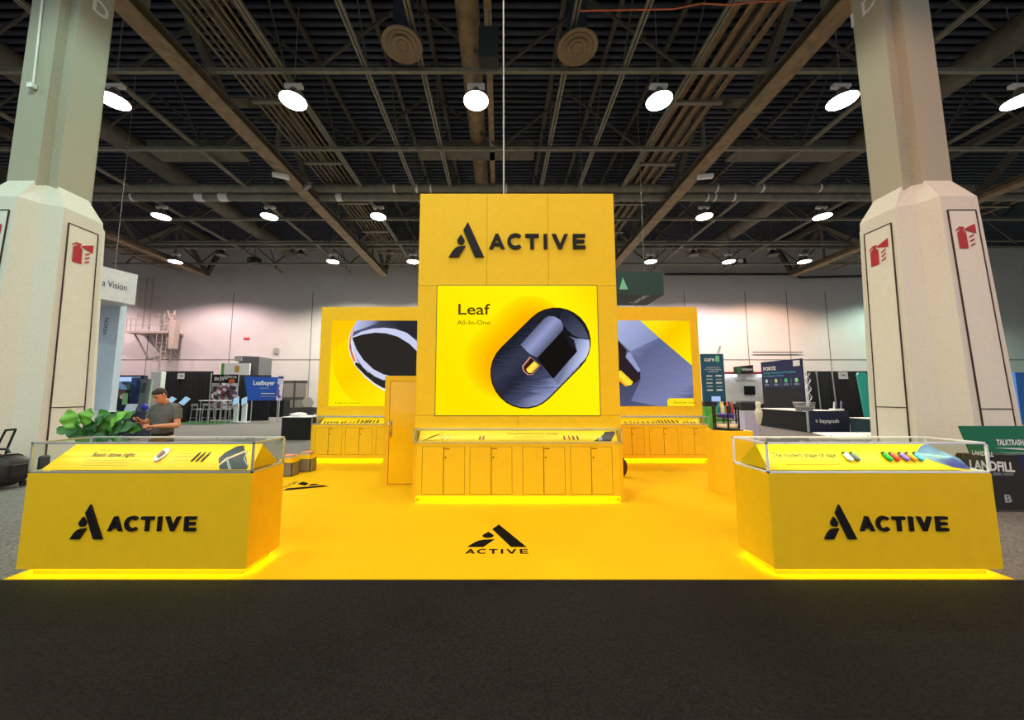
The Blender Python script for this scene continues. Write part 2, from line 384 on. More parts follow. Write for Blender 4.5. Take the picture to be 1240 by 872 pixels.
def cross(Y, i, zb=12.35, lab=''):
    t = thing('cross_joist', (0, Y, zb), 'thin steel cross joist spanning the hall, %s from the front' % ORD[i], 'roof joist', 'cross joists')
    MB().box(-32, 34, Y - .06, Y + .06, zb, zb + .14, STEELG).build('bottom_chord', t)
    m = MB(); x = -31.0
    while x < 32:
        m.bar((x, Y, zb + .1), (x + 3.1, Y, 15.1), .08, .08, LATT); m.bar((x + 3.1, Y, 15.1), (x + 6.2, Y, zb + .1), .08, .08, LATT); x += 6.2
    m.build('lattice', t)
for i, Y in enumerate((6.0, 10.9, 14.7, 21.0, 24.6, 28.5)): cross(Y, i)
# two fat pipes across the hall
def hpipe(Y, z, r, label, bands):
    t = thing('ceiling_pipe', (0, Y, z), label, 'pipe')
    MB().tube([(-34, Y, z), (36, Y, z)], r, STEELG, 14).build('pipe', t)
    for px, wpx in bands:
        q = P(px, 228, Y); w_ = wpx / 408 * Y
        MB().tube([(q.x - w_ / 2, Y, z), (q.x + w_ / 2, Y, z)], r + .012, WHITE, 14).build('band', t, label='white marking band')
hpipe(18.0, 12.6, .22, 'upper one of the two fat pipes crossing under the roof', [(478, 2), (505, 3), (522, 2), (613, 2), (867, 2), (922, 3), (991, 2)])
hpipe(18.35, 12.3, .21, 'lower one of the two fat pipes crossing under the roof', [(163, 3), (244, 10), (273, 11), (412, 7), (855, 2), (864, 2), (887, 2)])
for nm, py, Y, r in (('third', 292, 25.4, .06), ('fourth', 300, 25.9, .1)):
    z = P(605, py, Y).z
    MB().tube([(-40, Y, z), (44, Y, z)], r, STEELG, 8).build('sprinkler_pipe', label='%s pipe crossing under the roof, thin, near the back wall' % nm, cat='pipe')
z = P(900, 333, 31.6).z
MB().tube([P(805, 332, 31.7), P(962, 332, 31.7), P(968, 336, 31.7), P(1060, 334, 31.7)], .1, mat('black_pipe', (22, 22, 24), .6), 8).build('wall_pipe', label='black pipe along the back wall above the right-hand booths', cat='pipe')
# round duct and cable channel along the middle
MB().tube([(-1.0, -2, 13.5), (-1.0, 30, 13.5)], .37, STEEL2, 18).build('round_duct', label='fat brown round air duct running back over the yellow tower', cat='duct')
MB().box(-.46, -.24, -2, 30, 12.75, 12.9, STEEL2).build('cable_channel', label='narrow brown cable channel beside the fat middle duct', cat='cable channel')
for X, l in ((-17.8, 'left'), (17.2, 'right')):
    MB().tube([(X, 3, 13.6), (X, 29, 13.6), ], .5, STEEL, 16).build('round_duct', label='big dark round air duct beyond the %s truss' % l, cat='duct')
# pipe racks beside the two trusses
def rack(x0, x1, n, z, label, r=.05):
    t = thing('pipe_rack', ((x0 + x1) / 2, 12, z), label, 'pipe rack')
    for k in range(n):
        x = x0 + (x1 - x0) * k / (n - 1)
        MB().tube([(x, -4, z + .12 * (k % 3)), (x, 30.5, z + .12 * (k % 3))], r, STEEL2, 6).build('conduit', t)
    for k in range(9):
        MB().box(x0 - .1, x1 + .1, -2 + k * 3.6, -1.85 + k * 3.6, z - .14, z - .05, STEELG).build('support_rail', t)
rack(6.75, 8.35, 12, 12.75, 'wide bundle of brown conduits beside the right roof truss', .055)
rack(-9.3, -7.7, 11, 12.8, 'wide bundle of brown conduits beside the left roof truss', .04)
rack(-29.5, -26.5, 10, 12.6, 'bundle of dark conduits at the far left of the roof', .06)
rack(26.5, 29.5, 10, 12.6, 'bundle of dark conduits at the far right of the roof', .06)
# dark boxy air ducts between the joists
for (x0, x1, y0, y1, l) in ((-16.2, -12, 15.2, 16.1, 'left'), (10.8, 16, 15.2, 16.1, 'right'), (-3.8, 1.6, 15.3, 16.0, 'middle')):
    MB().box(x0, x1, y0, y1, 12.75, 13.3, STEEL, .05).build('air_duct', label='boxy dark air duct behind the %s cross joist' % l, cat='duct')
# round air diffusers
def diffuser(px, py, Y, label):
    p = P(px, py, Y); t = thing('air_diffuser', p, label, 'air diffuser', 'round ceiling air diffusers'); TANM = mat('diffuser_tan', (128, 112, 88), .6, var=.12)
    for k, (ro, z) in enumerate(((.6, 0), (.45, .03), (.3, -.01), (.16, .02))):
        MB().lathe([(ro - .1, z + .05), (ro, z), (ro + .02, z + .02), (ro - .04, z + .1)], p, TANM, 28).build('ring', t)
    MB().tube([p + Vector((0, 0, .05)), (p.x, p.y, 14.9)], .3, DECK, 16).build('neck', t)
diffuser(487, 56, 9.9, 'round tan air diffuser left of the middle duct')
diffuser(699, 59, 9.9, 'round tan air diffuser right of the middle duct')
# small things under the roof
p = P(592, 58, 9.3); MB().tube([p, (p.x, p.y, 15.39)], .02, STEELG, 6).box(p.x - .28, p.x + .28, p.y - .2, p.y + .2, p.z - .5, p.z + .5, mat('fan_box', (30, 38, 36), .7), .03).build('speaker_box', label='dark green box hanging beside the middle duct', cat='box')
for i, (px, py, Y, s, rz) in enumerate(((340, 213, 13.2, .34, .4), (372, 226, 13.4, .36, -.7), (854, 214, 13.2, .34, -.2))):
    p = PZ(px, py, 11.77); M = Matrix.Translation(p) @ Matrix.Rotation(rz, 4, 'Z')
    MB(M).box(-s, s, -.1, .1, -.09, .09, WHITE if i != 1 else STEELG, .02).build('junction_box', label='pale flat box fixed under the %s' % ('left roof truss, upper one', 'left roof truss, lower one', 'right roof truss')[i], cat='box', loc=p)
pts = [P(703, 13, 8.9), P(760, 12, 8.9), P(815, 11, 8.9), P(850, 4, 8.9), P(885, 6, 8.9), P(915, 2, 8.9), P(950, 1, 8.9)]
MB().tube(pts, .022, mat('copper', (196, 110, 70), .35, .6), 6).build('copper_pipe', label='thin copper pipe at the top right of the roof', cat='pipe')
pt = P(610, 235, 6.0); MB().tube([pt, (pt.x, pt.y, 15.3)], .014, mat('white_cable', (170, 166, 166), .5), 6).build('hanging_cable', label='thin pale cable hanging from the roof to the yellow tower', cat='cable')
for i, (px, py) in enumerate(((308, 316), (895, 318))):
    p = P(px, py, 27); m = MB(Matrix.Translation(p)); m.box(-.4, .4, -.3, .3, -.22, .25, mat('black_box', (24, 24, 26), .5), .05); m.tube([(0, 0, .2), (0, 0, 15.39 - p.z)], .03, STEEL, 6)
    m.box(-.3, .1 if i else -.1, -.32, -.3, -.12, .16, WHITE if i else STEEL)
    m.build('projector', label='black box projector hanging near the back wall, %s' % ('left of the yellow tower' if i == 0 else 'right of the yellow tower'), cat='projector', loc=p)
for i, (px, py) in enumerate(((407, 306), (872, 312))):
    p = P(px - 42, py + 5, 27.5); q = P(px, py + 22, 27.5); m = MB(); m.tube([P(px + 40, py - 14, 27.5), P(px - 30, py - 2, 27.5) if i == 0 else P(px - 10, py + 2, 27.5), P(px - 90, py - 20, 27.5)], .04, STEELG, 6)
    m.build('sagging_cable', label='dark cable strung under the roof, %s' % ('left of the yellow tower' if i == 0 else 'right of the yellow tower'), cat='cable')

# ------------------------------------------------------------------ lettering of the stand
def arc(cx, cy, ro, ri, a0, a1, n=16):
    A = [R(a0 + (a1 - a0) * k / n) for k in range(n + 1)]
    return [(cx + ro * math.cos(a), cy - ro * math.sin(a)) for a in A] + [(cx + ri * math.cos(a), cy - ri * math.sin(a)) for a in A[::-1]]
MARK = [[(187, 42), (326, 353), (248, 353), (149, 116)],
        [(129, 153)] + [(129 + 31 * math.cos(R(a)), 210 - 31 * math.sin(R(a))) for a in range(28, -209, -18)],
        [(28, 353), (48, 318), (65, 293), (84, 273), (105, 262), (168, 255), (110, 353)]]
LET = {'A': [[(370, 280), (424, 148), (436, 148), (436, 188), (400, 280)], [(502, 280), (448, 148), (436, 148), (436, 188), (472, 280)], [(421, 226), (451, 226), (462, 255), (410, 255)]],
       'C': [arc(594, 214, 70, 41, 45, 315)], 'T': [[(678, 150), (793, 150), (793, 178), (751, 178), (751, 280), (720, 280), (720, 178), (678, 178)]],
       'I': [[(834, 150), (865, 150), (865, 280), (834, 280)]], 'V': [[(905, 150), (938, 150), (974, 236), (1010, 150), (1043, 150), (988, 280), (960, 280)]],
       'E': [[(1084, 150), (1190, 150), (1190, 176), (1115, 176), (1115, 201), (1182, 201), (1182, 227), (1115, 227), (1115, 253), (1190, 253), (1190, 280), (1084, 280)]]}
def logo(parent, o, xd, yd, W, depth, stacked=False, m=None):
    """o = lower left corner; xd, yd unit vectors; depth along the normal towards the viewer"""
    o, xd, yd = Vector(o), Vector(xd), Vector(yd); nz = xd.cross(yd); k = W / 1162; m = m or BLK
    def T(x, y): return o + xd * (x - 28) * k + yd * (353 - y) * k
    objs = []
    for nm, polys in [('logo_mark', MARK)] + [('letter', LET[c]) for c in 'ACTIVE']:
        b = MB()
        for pl in polys: b.ext([T(*q) + nz * .001 for q in pl], nz * depth, m)
        if parent is not None: b.build(nm, parent, label='black company mark of a drop and leaning strokes' if nm == 'logo_mark' else None)
    return
def stacked_logo(b, o, xd, yd, m):
    o, xd, yd = Vector(o), Vector(xd), Vector(yd)
    for pl in MARK: b.poly([o + xd * ((x - 177) / 311 * .66) + yd * ((353 - y) / 311 * .66) for x, y in pl], m)
    for c in 'ACTIVE':
        for pl in LET[c]: b.poly([o + xd * ((x - 780) / 820 * .645) - yd * (.05 + (y - 150) / 130 * .11) for x, y in pl], m)
m = MB(); stacked_logo(m, (-.03, 3.93, .0165), (1, 0, 0), (0, 1, 0), mat('carpet_print', (20, 17, 16), .95, spec=.05)); m.build('floor_emblem', label='black company mark and name printed on yellow carpet in front of the tower', cat='floor marking')
m = MB(); stacked_logo(m, (-3.65, 6.45, .0165), (0, -1, 0), (1, 0, 0), MATS['carpet_print']); m.build('floor_emblem', label='black mark on yellow carpet peeking from behind the left counter', cat='floor marking')

# ------------------------------------------------------------------ display devices
def device(loc, col, label, group, L=.07, W_=.024, tilt=0, lean=0, pen=False):
    M = Matrix.Translation(loc) @ Matrix.Rotation(lean, 4, 'X') @ Matrix.Rotation(tilt, 4, 'Y')
    m = MB(M); c = mat('device_%d_%d_%d' % col, col, .3); dk_ = mat('device_tip', (40, 36, 40), .3)
    w2 = W_ / 2
    m.rings([[Vector((w2 * sx * math.cos(a), w2 * .55 * math.sin(a) - w2 * .6, z)) for a in [2 * math.pi * k / 10 for k in range(10)]] for sx, z in ((.5, 0), (.92, .01 * L / .07), (1, .02 * L / .07), (1, L * .74), (.9, L * .8))], c)
    m.rings([[Vector((w2 * sx * math.cos(a), w2 * .5 * math.sin(a) - w2 * .6, z)) for a in [2 * math.pi * k / 10 for k in range(10)]] for sx, z in ((.6, L * .8), (.55, L * .9), (.4, L))], dk_ if sum(col) > 120 else c)
    return m.build('vape_device', label=label, cat='vape device', group=group, loc=loc)

# ------------------------------------------------------------------ glass case
def glass_case(t, x0, x1, y0, y1, z0, z1, fm, fr=.014, gl=True):
    def fb(nm, a, b, c, d, e, f): MB().box(a, b, c, d, e, f, fm).build(nm, t)
    m = MB()
    for z in (z0, z1 - fr):
        m.box(x0, x1, y0, y0 + fr, z, z + fr, fm); m.box(x0, x1, y1 - fr, y1, z, z + fr, fm)
        m.box(x0, x0 + fr, y0, y1, z, z + fr, fm); m.box(x1 - fr, x1, y0, y1, z, z + fr, fm)
    for x in (x0, x1 - fr):
        for y in (y0, y1 - fr): m.box(x, x + fr, y, y + fr, z0, z1, fm)
    m.build('case_frame', t)
    g = fr * .4
    for a in ((x0 + fr, x1 - fr, y0 + g, y0 + g + .004, z0 + fr, z1 - fr), (x0 + fr, x1 - fr, y0 + fr, y1 - fr, z1 - g - .004, z1 - g),
              (x0 + g, x0 + g + .004, y0 + fr, y1 - fr, z0 + fr, z1 - fr), (x1 - g - .004, x1 - g, y0 + fr, y1 - fr, z0 + fr, z1 - fr), (x0 + fr, x1 - fr, y1 - g - .004, y1 - g, z0 + fr, z1 - fr)):
        MB().box(*a, GLASS).build('glass_pane', t)
def strip_light(parent, x0, x1, y, z, col, wt, tiltx):
    ld = bpy.data.lights.new('led_strip', 'AREA'); ld.shape = 'RECTANGLE'; ld.size = x1 - x0; ld.size_y = .015; ld.energy = wt * CASE_W; ld.color = col
    o = bpy.data.objects.new('led_strip', ld); COL.objects.link(o); o.parent = parent; o.location = Vector(((x0 + x1) / 2, y, z)) - worldloc(parent); o.rotation_euler = (tiltx, 0, 0)
    return o

# ------------------------------------------------------------------ front counters
PRINTD = mat('board_print_dark', (120, 88, 12), .6); PRINTK = mat('board_print_black', (44, 42, 44), .6)
YB = mat('yellow_board', (246, 200, 6), .45, var=.02)
FY, BY = 3.30, 3.78
def counter(x0, x1, right, label):
    t = thing('display_counter', ((x0 + x1) / 2, (FY + BY) / 2, .015), label, 'counter', 'glass-topped counters at the front of the stand')
    MB().box(x0, x1, FY, BY, .085, .913, YEL, .003).build('body', t)
    MB().box(x0 + .07, x1 - .07, FY + .07, BY - .05, .015, .085, YEL2).build('plinth', t)
    m = MB(); e = .055
    m.box(x0 + .05, x1 - .05, FY + e, FY + e + .012, .068, .083, LED); m.box(x0 + .05, x1 - .05, BY - .045, BY - .033, .068, .083, LED)
    m.box(x0 + .05, x0 + .062, FY + e, BY - .04, .068, .083, LED); m.box(x1 - .062, x1 - .05, FY + e, BY - .04, .068, .083, LED)
    m.build('light_strip', t, label='glowing yellow light strip')
    glass_case(t, x0, x1, FY, BY, .913, 1.187, mat('case_frame_right', (236, 234, 252), .35) if right else ALU, .016)
    # wedge shaped printed board
    def b(u, s):  # u across, s up the slope
        return Vector((u, FY + .035 + .15 * s, .932 + .215 * s + .001))
    if right: xl0, xl1, xr0, xr1 = x0 + .035, x0 + .035, x1 - .13, x1 - .36
    else: xl0, xl1, xr0, xr1 = x0 + .07, x0 + .2, x1 - .04, x1 - .04
    bb = MB(); A, B_, C_, D_ = b(xl0, 0), b(xr0, 0), b(xr1, 1), b(xl1, 1); E_ = Vector((xr0, BY - .04, .932)); G_ = Vector((xl0, BY - .04, .932))
    bb.add([A, B_, C_, D_, E_, G_], [(0, 1, 2, 3), (3, 2, 4, 5), (1, 4, 2), (0, 3, 5), (0, 5, 4, 1)], YB)
    sl = (D_ - A); sl = Vector((0, .15, .215)).normalized(); nz = Vector((1, 0, 0)).cross(sl)
    def q(u, s): return b(u, s) + nz * .0016
    def tx(s_, u, v, h, m_, bold=0, wd=None): bb.text(s_, q(u, v), (1, 0, 0), sl, h, m_, bold, 'LEFT', wd)
    if right:
        tx('Introducing the leaf', x0 + .11, .74, .011, PRINTD); tx('The modern shape of vape', x0 + .14, .48, .044, PRINTK, .014, .6)
        for k, wl in enumerate((.62, .5)):
            bb.poly([q(x0 + .22, .36 - k * .14), q(x0 + .22 + wl, .36 - k * .14), q(x0 + .22 + wl, .33 - k * .14), q(x0 + .22, .33 - k * .14)], mat('faint_print', (206, 160, 6), .6))
        gb = mat('print_blue', (96, 118, 178), .4, var=.25, scale=14); gb2 = mat('print_blue_dark', (58, 62, 150), .4, var=.2, scale=10)
        bb.poly([q(x1 - .53, .62), q(x1 - .42, .9), q(x1 - .36, .99), q(x1 - .15, .42), q(x1 - .135, .02), q(x1 - .17, .02), q(x1 - .28, .1), q(x1 - .42, .33)], gb)
        bb.poly([p_ + nz * .0008 for p_ in (q(x1 - .38, .4), q(x1 - .2, .45), q(x1 - .14, .12), q(x1 - .2, .06), q(x1 - .28, .12))], gb2)
        bb.poly([p_ + nz * .001 for p_ in (q(x1 - .5, .63), q(x1 - .33, .55), q(x1 - .22, .5), q(x1 - .22, .46), q(x1 - .35, .5), q(x1 - .5, .58))], mat('print_blue_pale', (150, 170, 214), .4))
    else:
        tx('Active for your', x0 + .48, .74, .011, PRINTD); tx('Resin done right', x0 + .44, .5, .042, PRINTK, .016)
        FP = mat('faint_print', (206, 160, 6), .6)
        for k, wl in enumerate((.5, .44, .4)): bb.poly([q(x0 + .42, .38 - k * .1), q(x0 + .42 + wl, .38 - k * .1), q(x0 + .42 + wl, .36 - k * .1), q(x0 + .42, .36 - k * .1)], FP)
        for k in range(3): bb.poly([q(x0 + 1.24, .62 - k * .12), q(x0 + 1.46, .62 - k * .12), q(x0 + 1.46, .6 - k * .12), q(x0 + 1.24, .6 - k * .12)], FP)
        DG = mat('print_slate', (58, 60, 62), .5, var=.15); DG2 = mat('print_cream', (214, 186, 140), .5); DG3 = mat('print_silver', (150, 152, 154), .4)
        bb.poly([q(x1 - 0.329, 0.02), q(x1 - 0.391, .42), q(x1 - 0.360, .66), q(x1 - 0.279, .9), q(x1 - 0.217, .94), q(x1 - 0.180, .72), q(x1 - 0.075, .1), q(x1 - 0.081, .02)], DG)
        bb.poly([p_ + nz * .001 for p_ in (q(x1 - 0.360, .2), q(x1 - 0.329, .42), q(x1 - 0.174, .75), q(x1 - 0.168, .68), q(x1 - 0.304, .38), q(x1 - 0.348, .16))], DG2)
        bb.poly([p_ + nz * .001 for p_ in (q(x1 - 0.310, .5), q(x1 - 0.298, .4), q(x1 - 0.217, .03), q(x1 - 0.248, .03), q(x1 - 0.323, .44))], DG3)
        bb.poly([p_ + nz * .001 for p_ in (q(x1 - 0.162, .72), q(x1 - 0.155, .4), q(x1 - 0.087, .14), q(x1 - 0.081, .18), q(x1 - 0.146, .43), q(x1 - 0.149, .72))], DG3)
        bb.poly([q(x1 - 0.118 + .0, .0 + .5), q(x1 - 0.112, .5), q(x1 - 0.112, .51), q(x1 - 0.118, .51)], DG)
    bb.build('display_board', t, label='sloping printed yellow board')
    wl = 1.05 * (x1 - x0) / 2.05
    logo(t, (x0 + .465 if not right else x0 + .455, FY, .345), (1, 0, 0), (0, 0, 1), 1.105, .018)
    return t, q
tl, ql = counter(-4.275, -2.24, False, 'yellow glass-topped counter at the left front of the stand')
tr, qr = counter(2.43, 4.455, True, 'yellow glass-topped counter at the right front of the stand')
strip_light(tl, -4.2, -2.3, FY + .03, 1.165, (1, .95, .85), 1.6, R(35))
strip_light(tr, 2.5, 4.4, FY + .03, 1.165, (.7, 1, .4), 3.8, R(35))
strip_light(tr, 2.5, 4.4, BY - .03, 1.165, (.75, .8, 1), 1.6, R(-20))
LN = R(-35)
for i, (px, c, n) in enumerate(((1028, (232, 232, 236), 'white'), (1037, (104, 104, 114), 'dark grey'), (1076, (34, 160, 60), 'green'), (1085, (220, 50, 40), 'red'), (1096, (130, 90, 200), 'purple'), (1105, (240, 140, 20), 'orange'), (1114, (80, 170, 230), 'pale blue'))):
    u = P(px, 557, 3.4).x; device(qr(u, .32), c, '%s pocket vape lying on the board in the right front counter' % n, 'vapes in the right front counter', .095, .054, R(-22), LN)
for i in range(3):
    u = P(234 + i * 6, 557, 3.4).x; device(ql(u, .3), (34, 30, 32), 'thin black vape pen in the left front counter, %s of three' % ORD[i], 'pens in the left front counter', .105, .017, R(22), LN)
u = P(190, 557, 3.4).x
m = MB(Matrix.Translation(ql(u, .3)) @ Matrix.Rotation(LN, 4, 'X') @ Matrix.Rotation(R(25), 4, 'Y'))
m.rings([[Vector((.04 * s_ * math.cos(a), y_, .075 + .075 * s_ * math.sin(a))) for a in [2 * math.pi * k / 20 for k in range(20)]] for s_, y_ in ((1, -.002), (1, -.012), (.9, -.016))], mat('pale_puck', (226, 222, 214), .4))
m.box(-.02, .02, -.03, -.016, .04, .11, mat('puck_insert', (120, 112, 108), .3), .004); m.box(-.012, .012, -.034, -.03, .06, .09, mat('puck_red', (190, 90, 60), .3))
m.build('resin_capsule', label='white oval capsule with grey insert in the left front counter', cat='capsule', loc=ql(u, .3))

# ------------------------------------------------------------------ tower
TY = 5.67; TX0, TX1, TZ = -1.335, 1.912, 4.985
tw = thing('display_tower', ((TX0 + TX1) / 2, TY + .5, .015), 'tall yellow tower with large screen and name at the middle of the stand', 'display tower')
MB().box(TX0, TX1, TY + .02, TY + 1.0, .015, TZ - .002, YEL2).build('body', tw)
def txp(px, py=300): return P(px, py, TY).x
sz0, sz1 = P(600, 503, TY).z, P(600, 346, TY).z
sx0, sx1 = txp(528.5, 425), txp(724.5, 425)
xs = [TX0, txp(589.8, 290), txp(663.7, 290), TX1]; g = .003
def pan(x0, x1, z0, z1): MB().box(x0 + g, x1 - g, TY, TY + .02, z0 + g, z1 - g, YEL, .001).build('panel', tw)
for a, b in zip(xs, xs[1:]): pan(a, b, sz1, TZ)
pan(TX0, sx0, sz0, sz1); pan(sx1, TX1, sz0, sz1)
xm = txp(627, 510); pan(TX0, xm, 1.0, sz0); pan(xm, TX1, 1.0, sz0)
def screen_map(rect, X0, X1, Z0, Z1, Y):
    (a, b), (c, d), (e, f), (g_, h_) = rect   # TL TR BR BL in crop pixels
    def S(x, y, k=0):
        v = (y - b) / (h_ - b); xl = a + (g_ - a) * v; xr = c + (e - c) * v; u = (x - xl) / (xr - xl)
        return Vector((X0 + (X1 - X0) * u, Y - .0012 * k, Z1 + (Z0 - Z1) * v))
    return S
S = screen_map(((25, 30), (1015, 35), (1030, 833), (5, 830)), sx0, sx1, sz0, sz1, TY - .006)
m = MB(); m.box(sx0 - .012, sx1 + .012, TY - .004, TY + .018, sz0 - .012, sz1 + .012, mat('screen_bezel', (90, 78, 20), .4))
def capsule(c1, c2, r, n=14):
    d = Vector((c2[0] - c1[0], c2[1] - c1[1])); a0 = math.atan2(d.y, d.x); pts = []
    for k in range(n + 1): a = a0 - math.pi / 2 + math.pi * k / n; pts.append((c2[0] + r * math.cos(a), c2[1] + r * math.sin(a)))
    for k in range(n + 1): a = a0 + math.pi / 2 + math.pi * k / n; pts.append((c1[0] + r * math.cos(a), c1[1] + r * math.sin(a)))
    return pts
BGY = glow_ramp('screen_yellow', S(120, 620), S(1000, 100), [(0, (255, 226, 0)), (.35, (255, 236, 8)), (.8, (255, 240, 10)), (1, (255, 222, 6))], 1.05)
m.poly([S(15, 30), S(1018, 30), S(1018, 833), S(5, 833)] and [Vector((sx0, TY - .006, sz0)), Vector((sx1, TY - .006, sz0)), Vector((sx1, TY - .006, sz1)), Vector((sx0, TY - .006, sz1))], BGY)
for q in range(9):
    f = q / 8; cc = (255, int(228 - 46 * f), int(4 - 4 * f))
    m.poly([S(x, y, .6 + .15 * q) for x, y in capsule((410 + 70 * f, 505 + 25 * f), (600 + 40 * f, 320 + 40 * f), 225 - 75 * f)], glow('screen_amber_%d' % q, cc, 1.0))
OUT = capsule((565, 575), (760, 385), 216); m.poly([S(x, y, 2) for x, y in OUT], glow('device_rim', (52, 34, 24), .9))
INN = capsule((565, 575), (760, 385), 207)
BODY = glow_ramp('device_body', S(430, 430), S(700, 730), [(0, (30, 32, 44)), (.25, (54, 58, 78)), (.5, (36, 38, 52)), (.75, (72, 78, 108)), (1, (150, 158, 205))], 1, .35)
m.poly([S(x, y, 3) for x, y in INN], BODY)
upper = [(535, 400), (770, 645)]
UP = [p_ for p_ in INN if (p_[0] - 535) * 245 - (p_[1] - 400) * 235 > 0]
UP = sorted(UP, key=lambda p_: math.atan2(p_[1] - 450, p_[0] - 730))
m.poly([S(x, y, 4) for x, y in UP], glow_ramp('device_upper', S(600, 300), S(900, 560), [(0, (34, 34, 42)), (.5, (24, 22, 26)), (1, (40, 42, 56))], 1))
m.poly([S(x, y, 5) for x, y in [(538, 402), (690, 236), (715, 224), (750, 226), (790, 250), (806, 285), (802, 312), (642, 482), (596, 460)]], glow_ramp('device_window', S(620, 300), S(720, 390), [(0, (84, 90, 116)), (.5, (150, 158, 205)), (1, (92, 96, 124))], 1))
m.poly([S(x, y, 5) for x, y in [(640, 484), (802, 316), (840, 400), (890, 440), (740, 612)]], glow('device_black', (22, 18, 18), 1))
m.poly([S(x, y, 5) for x, y in [(770, 645), (742, 614), (890, 444), (870, 370), (840, 350), (880, 362), (966, 372), (968, 420), (950, 475), (925, 505)]], glow_ramp('device_edge', S(800, 560), S(900, 600), [(0, (110, 118, 150)), (.6, (176, 184, 226)), (1, (208, 214, 245))], 1))
m.poly([S(x, y, 6) for x, y in [(783, 238), (800, 268), (830, 310), (870, 345), (915, 362), (964, 368), (950, 325), (925, 280), (890, 240), (850, 205), (820, 190), (790, 200)]], glow_ramp('device_cap', S(830, 220), S(930, 350), [(0, (40, 42, 58)), (1, (78, 82, 108))], 1))
m.poly([S(x, y, 6) for x, y in [(596, 474), (662, 528), (612, 586), (580, 588), (552, 562), (546, 534)]], glow('device_port_rim', (214, 150, 140), .9))
m.poly([S(x, y, 7) for x, y in [(602, 482), (660, 528), (610, 582), (584, 584), (560, 560), (556, 536)]], glow('device_port', (58, 30, 20), .9))
m.poly([S(x, y, 8) for x, y in [(622, 503), (654, 530), (606, 576), (584, 574), (572, 552)]], glow_ramp('device_gold', S(590, 520), S(640, 560), [(0, (255, 200, 20)), (.5, (255, 240, 90)), (1, (240, 130, 20))], 1))
TXT = glow('screen_text_brown', (92, 66, 0), .9)
m.text('Leaf', S(145, 213, 2), (1, 0, 0), (0, 0, 1), (S(0, 148) - S(0, 213)).length * 1.02, TXT, .012, 'LEFT', (S(345, 0) - S(148, 0)).length)
m.text('All-In-One', S(145, 277, 2), (1, 0, 0), (0, 0, 1), (S(0, 250) - S(0, 277)).length * 1.02, glow('screen_text_brown2', (120, 92, 0), .9), .0, 'LEFT', (S(350, 0) - S(146, 0)).length)
m.build('screen', tw, label='bright yellow screen picturing a dark oval device')
lw = P(708.5, 300, TY).x - P(543.8, 300, TY).x
logo(tw, (P(543.8, 312, TY).x, TY, P(543.8, 311.8, TY).z), (1, 0, 0), (0, 0, 1), lw, .03)

# ------------------------------------------------------------------ cabinets under glass cases
def cabinet(name_label, x0, x1, fy, by, doors, z1=.884, zt=1.1, zd=(.13, .835), post=True, group='low cabinets under the screens'):
    t = thing('display_cabinet', ((x0 + x1) / 2, (fy + by) / 2, .015), name_label, 'cabinet', group)
    m = MB(); m.box(x0 + .05, x1 - .05, fy + .015, by, .1, z1, YEL); m.build('body', t)
    [MB().box(xx, xx + .05, fy, by, .015, z1, YEL2).build('side_post', t) for xx in (x0, x1 - .05)]
    fr = MB(); edges = sorted(set([a for d in doors for a in (d[0], d[-1])])); ed = [x0 + .05] + edges + [x1 - .05]
    for a, b in zip(ed[::2], ed[1::2]): fr.box(a, b, fy + .004, fy + .0135, zd[0], zd[1], YEL)
    fr.box(x0 + .05, x1 - .05, fy + .004, fy + .015, .1, zd[0], YEL); fr.box(x0 + .05, x1 - .05, fy + .004, fy + .015, zd[1], z1, YEL)
    fr.build('face_frame', t)
    for d in doors:
        for j, (a, b) in enumerate(zip(d, d[1:])):
            dr = MB().box(a + .006, b - .006, fy + .003, fy + .02, zd[0] + .006, zd[1] - .006, YEL, .002).build('door', t)
            MB().box(a, b, fy + .0145, fy + .0155, zd[0], zd[1], SEAM)
            if j == 1: MB().lathe([(.0, 0), (.012, .0), (.012, .012), (0, .014)], (0, 0, 0), BLK, 10) ; MB().box(a + .022, a + .04, fy - .008, fy + .004, zd[1] - .17, zd[1] - .15, BLK, .003).build('knob', dr); MB().box(a + .01, a + .09, fy - .002, fy + .004, zd[1] - .035, zd[1] - .022, mat('latch', (130, 80, 30), .5)).build('latch', dr)
    gm = MB()
    for d in doors: gm.box(d[0], d[-1], fy + .0125, fy + .0148, zd[0] + .001, zd[1] - .001, SEAM)
    gm.build('door_gap', t)
    MB().box(x0 + .06, x1 - .06, fy + .12, by, .015, .1, YEL2).build('plinth', t)
    MB().box(x0 + .06, x1 - .06, fy + .05, fy + .065, .082, .098, LED).build('light_strip', t, label='glowing yellow light strip')
    return t
cb = cabinet('wide yellow cabinet with eight doors in front of the central tower', -1.31, 1.865, 5.49, TY, [(-1.174, -.848, -.525), (-.451, -.126, .19), (.347, .667, .99), (1.07, 1.387, 1.706)])
glass_case(cb, -1.31, 1.865, 5.485, TY - .002, .884, 1.1, mat('case_frame_cream', (214, 200, 140), .35, .3), .018)
def slope_board(t, x0, x1, y0, y1, z0, z1, dec):
    b = MB(); b.add([(x0, y0, z0), (x1, y0, z0), (x1, y1, z1), (x0, y1, z1), (x0, y1, z0), (x1, y1, z0)], [(0, 1, 2, 3), (0, 3, 4), (1, 5, 2), (4, 5, 1, 0), (3, 2, 5, 4)], YB)
    sl = Vector((0, y1 - y0, z1 - z0)); L_ = sl.length; sn = sl.normalized(); nz = Vector((1, 0, 0)).cross(sn)
    def q(u, s_): return Vector((u, y0, z0)) + sl * s_ + nz * .002
    dec(b, q, sn); b.build('display_board', t, label='sloping printed yellow board'); return q, math.atan2(-(y1 - y0), z1 - z0)
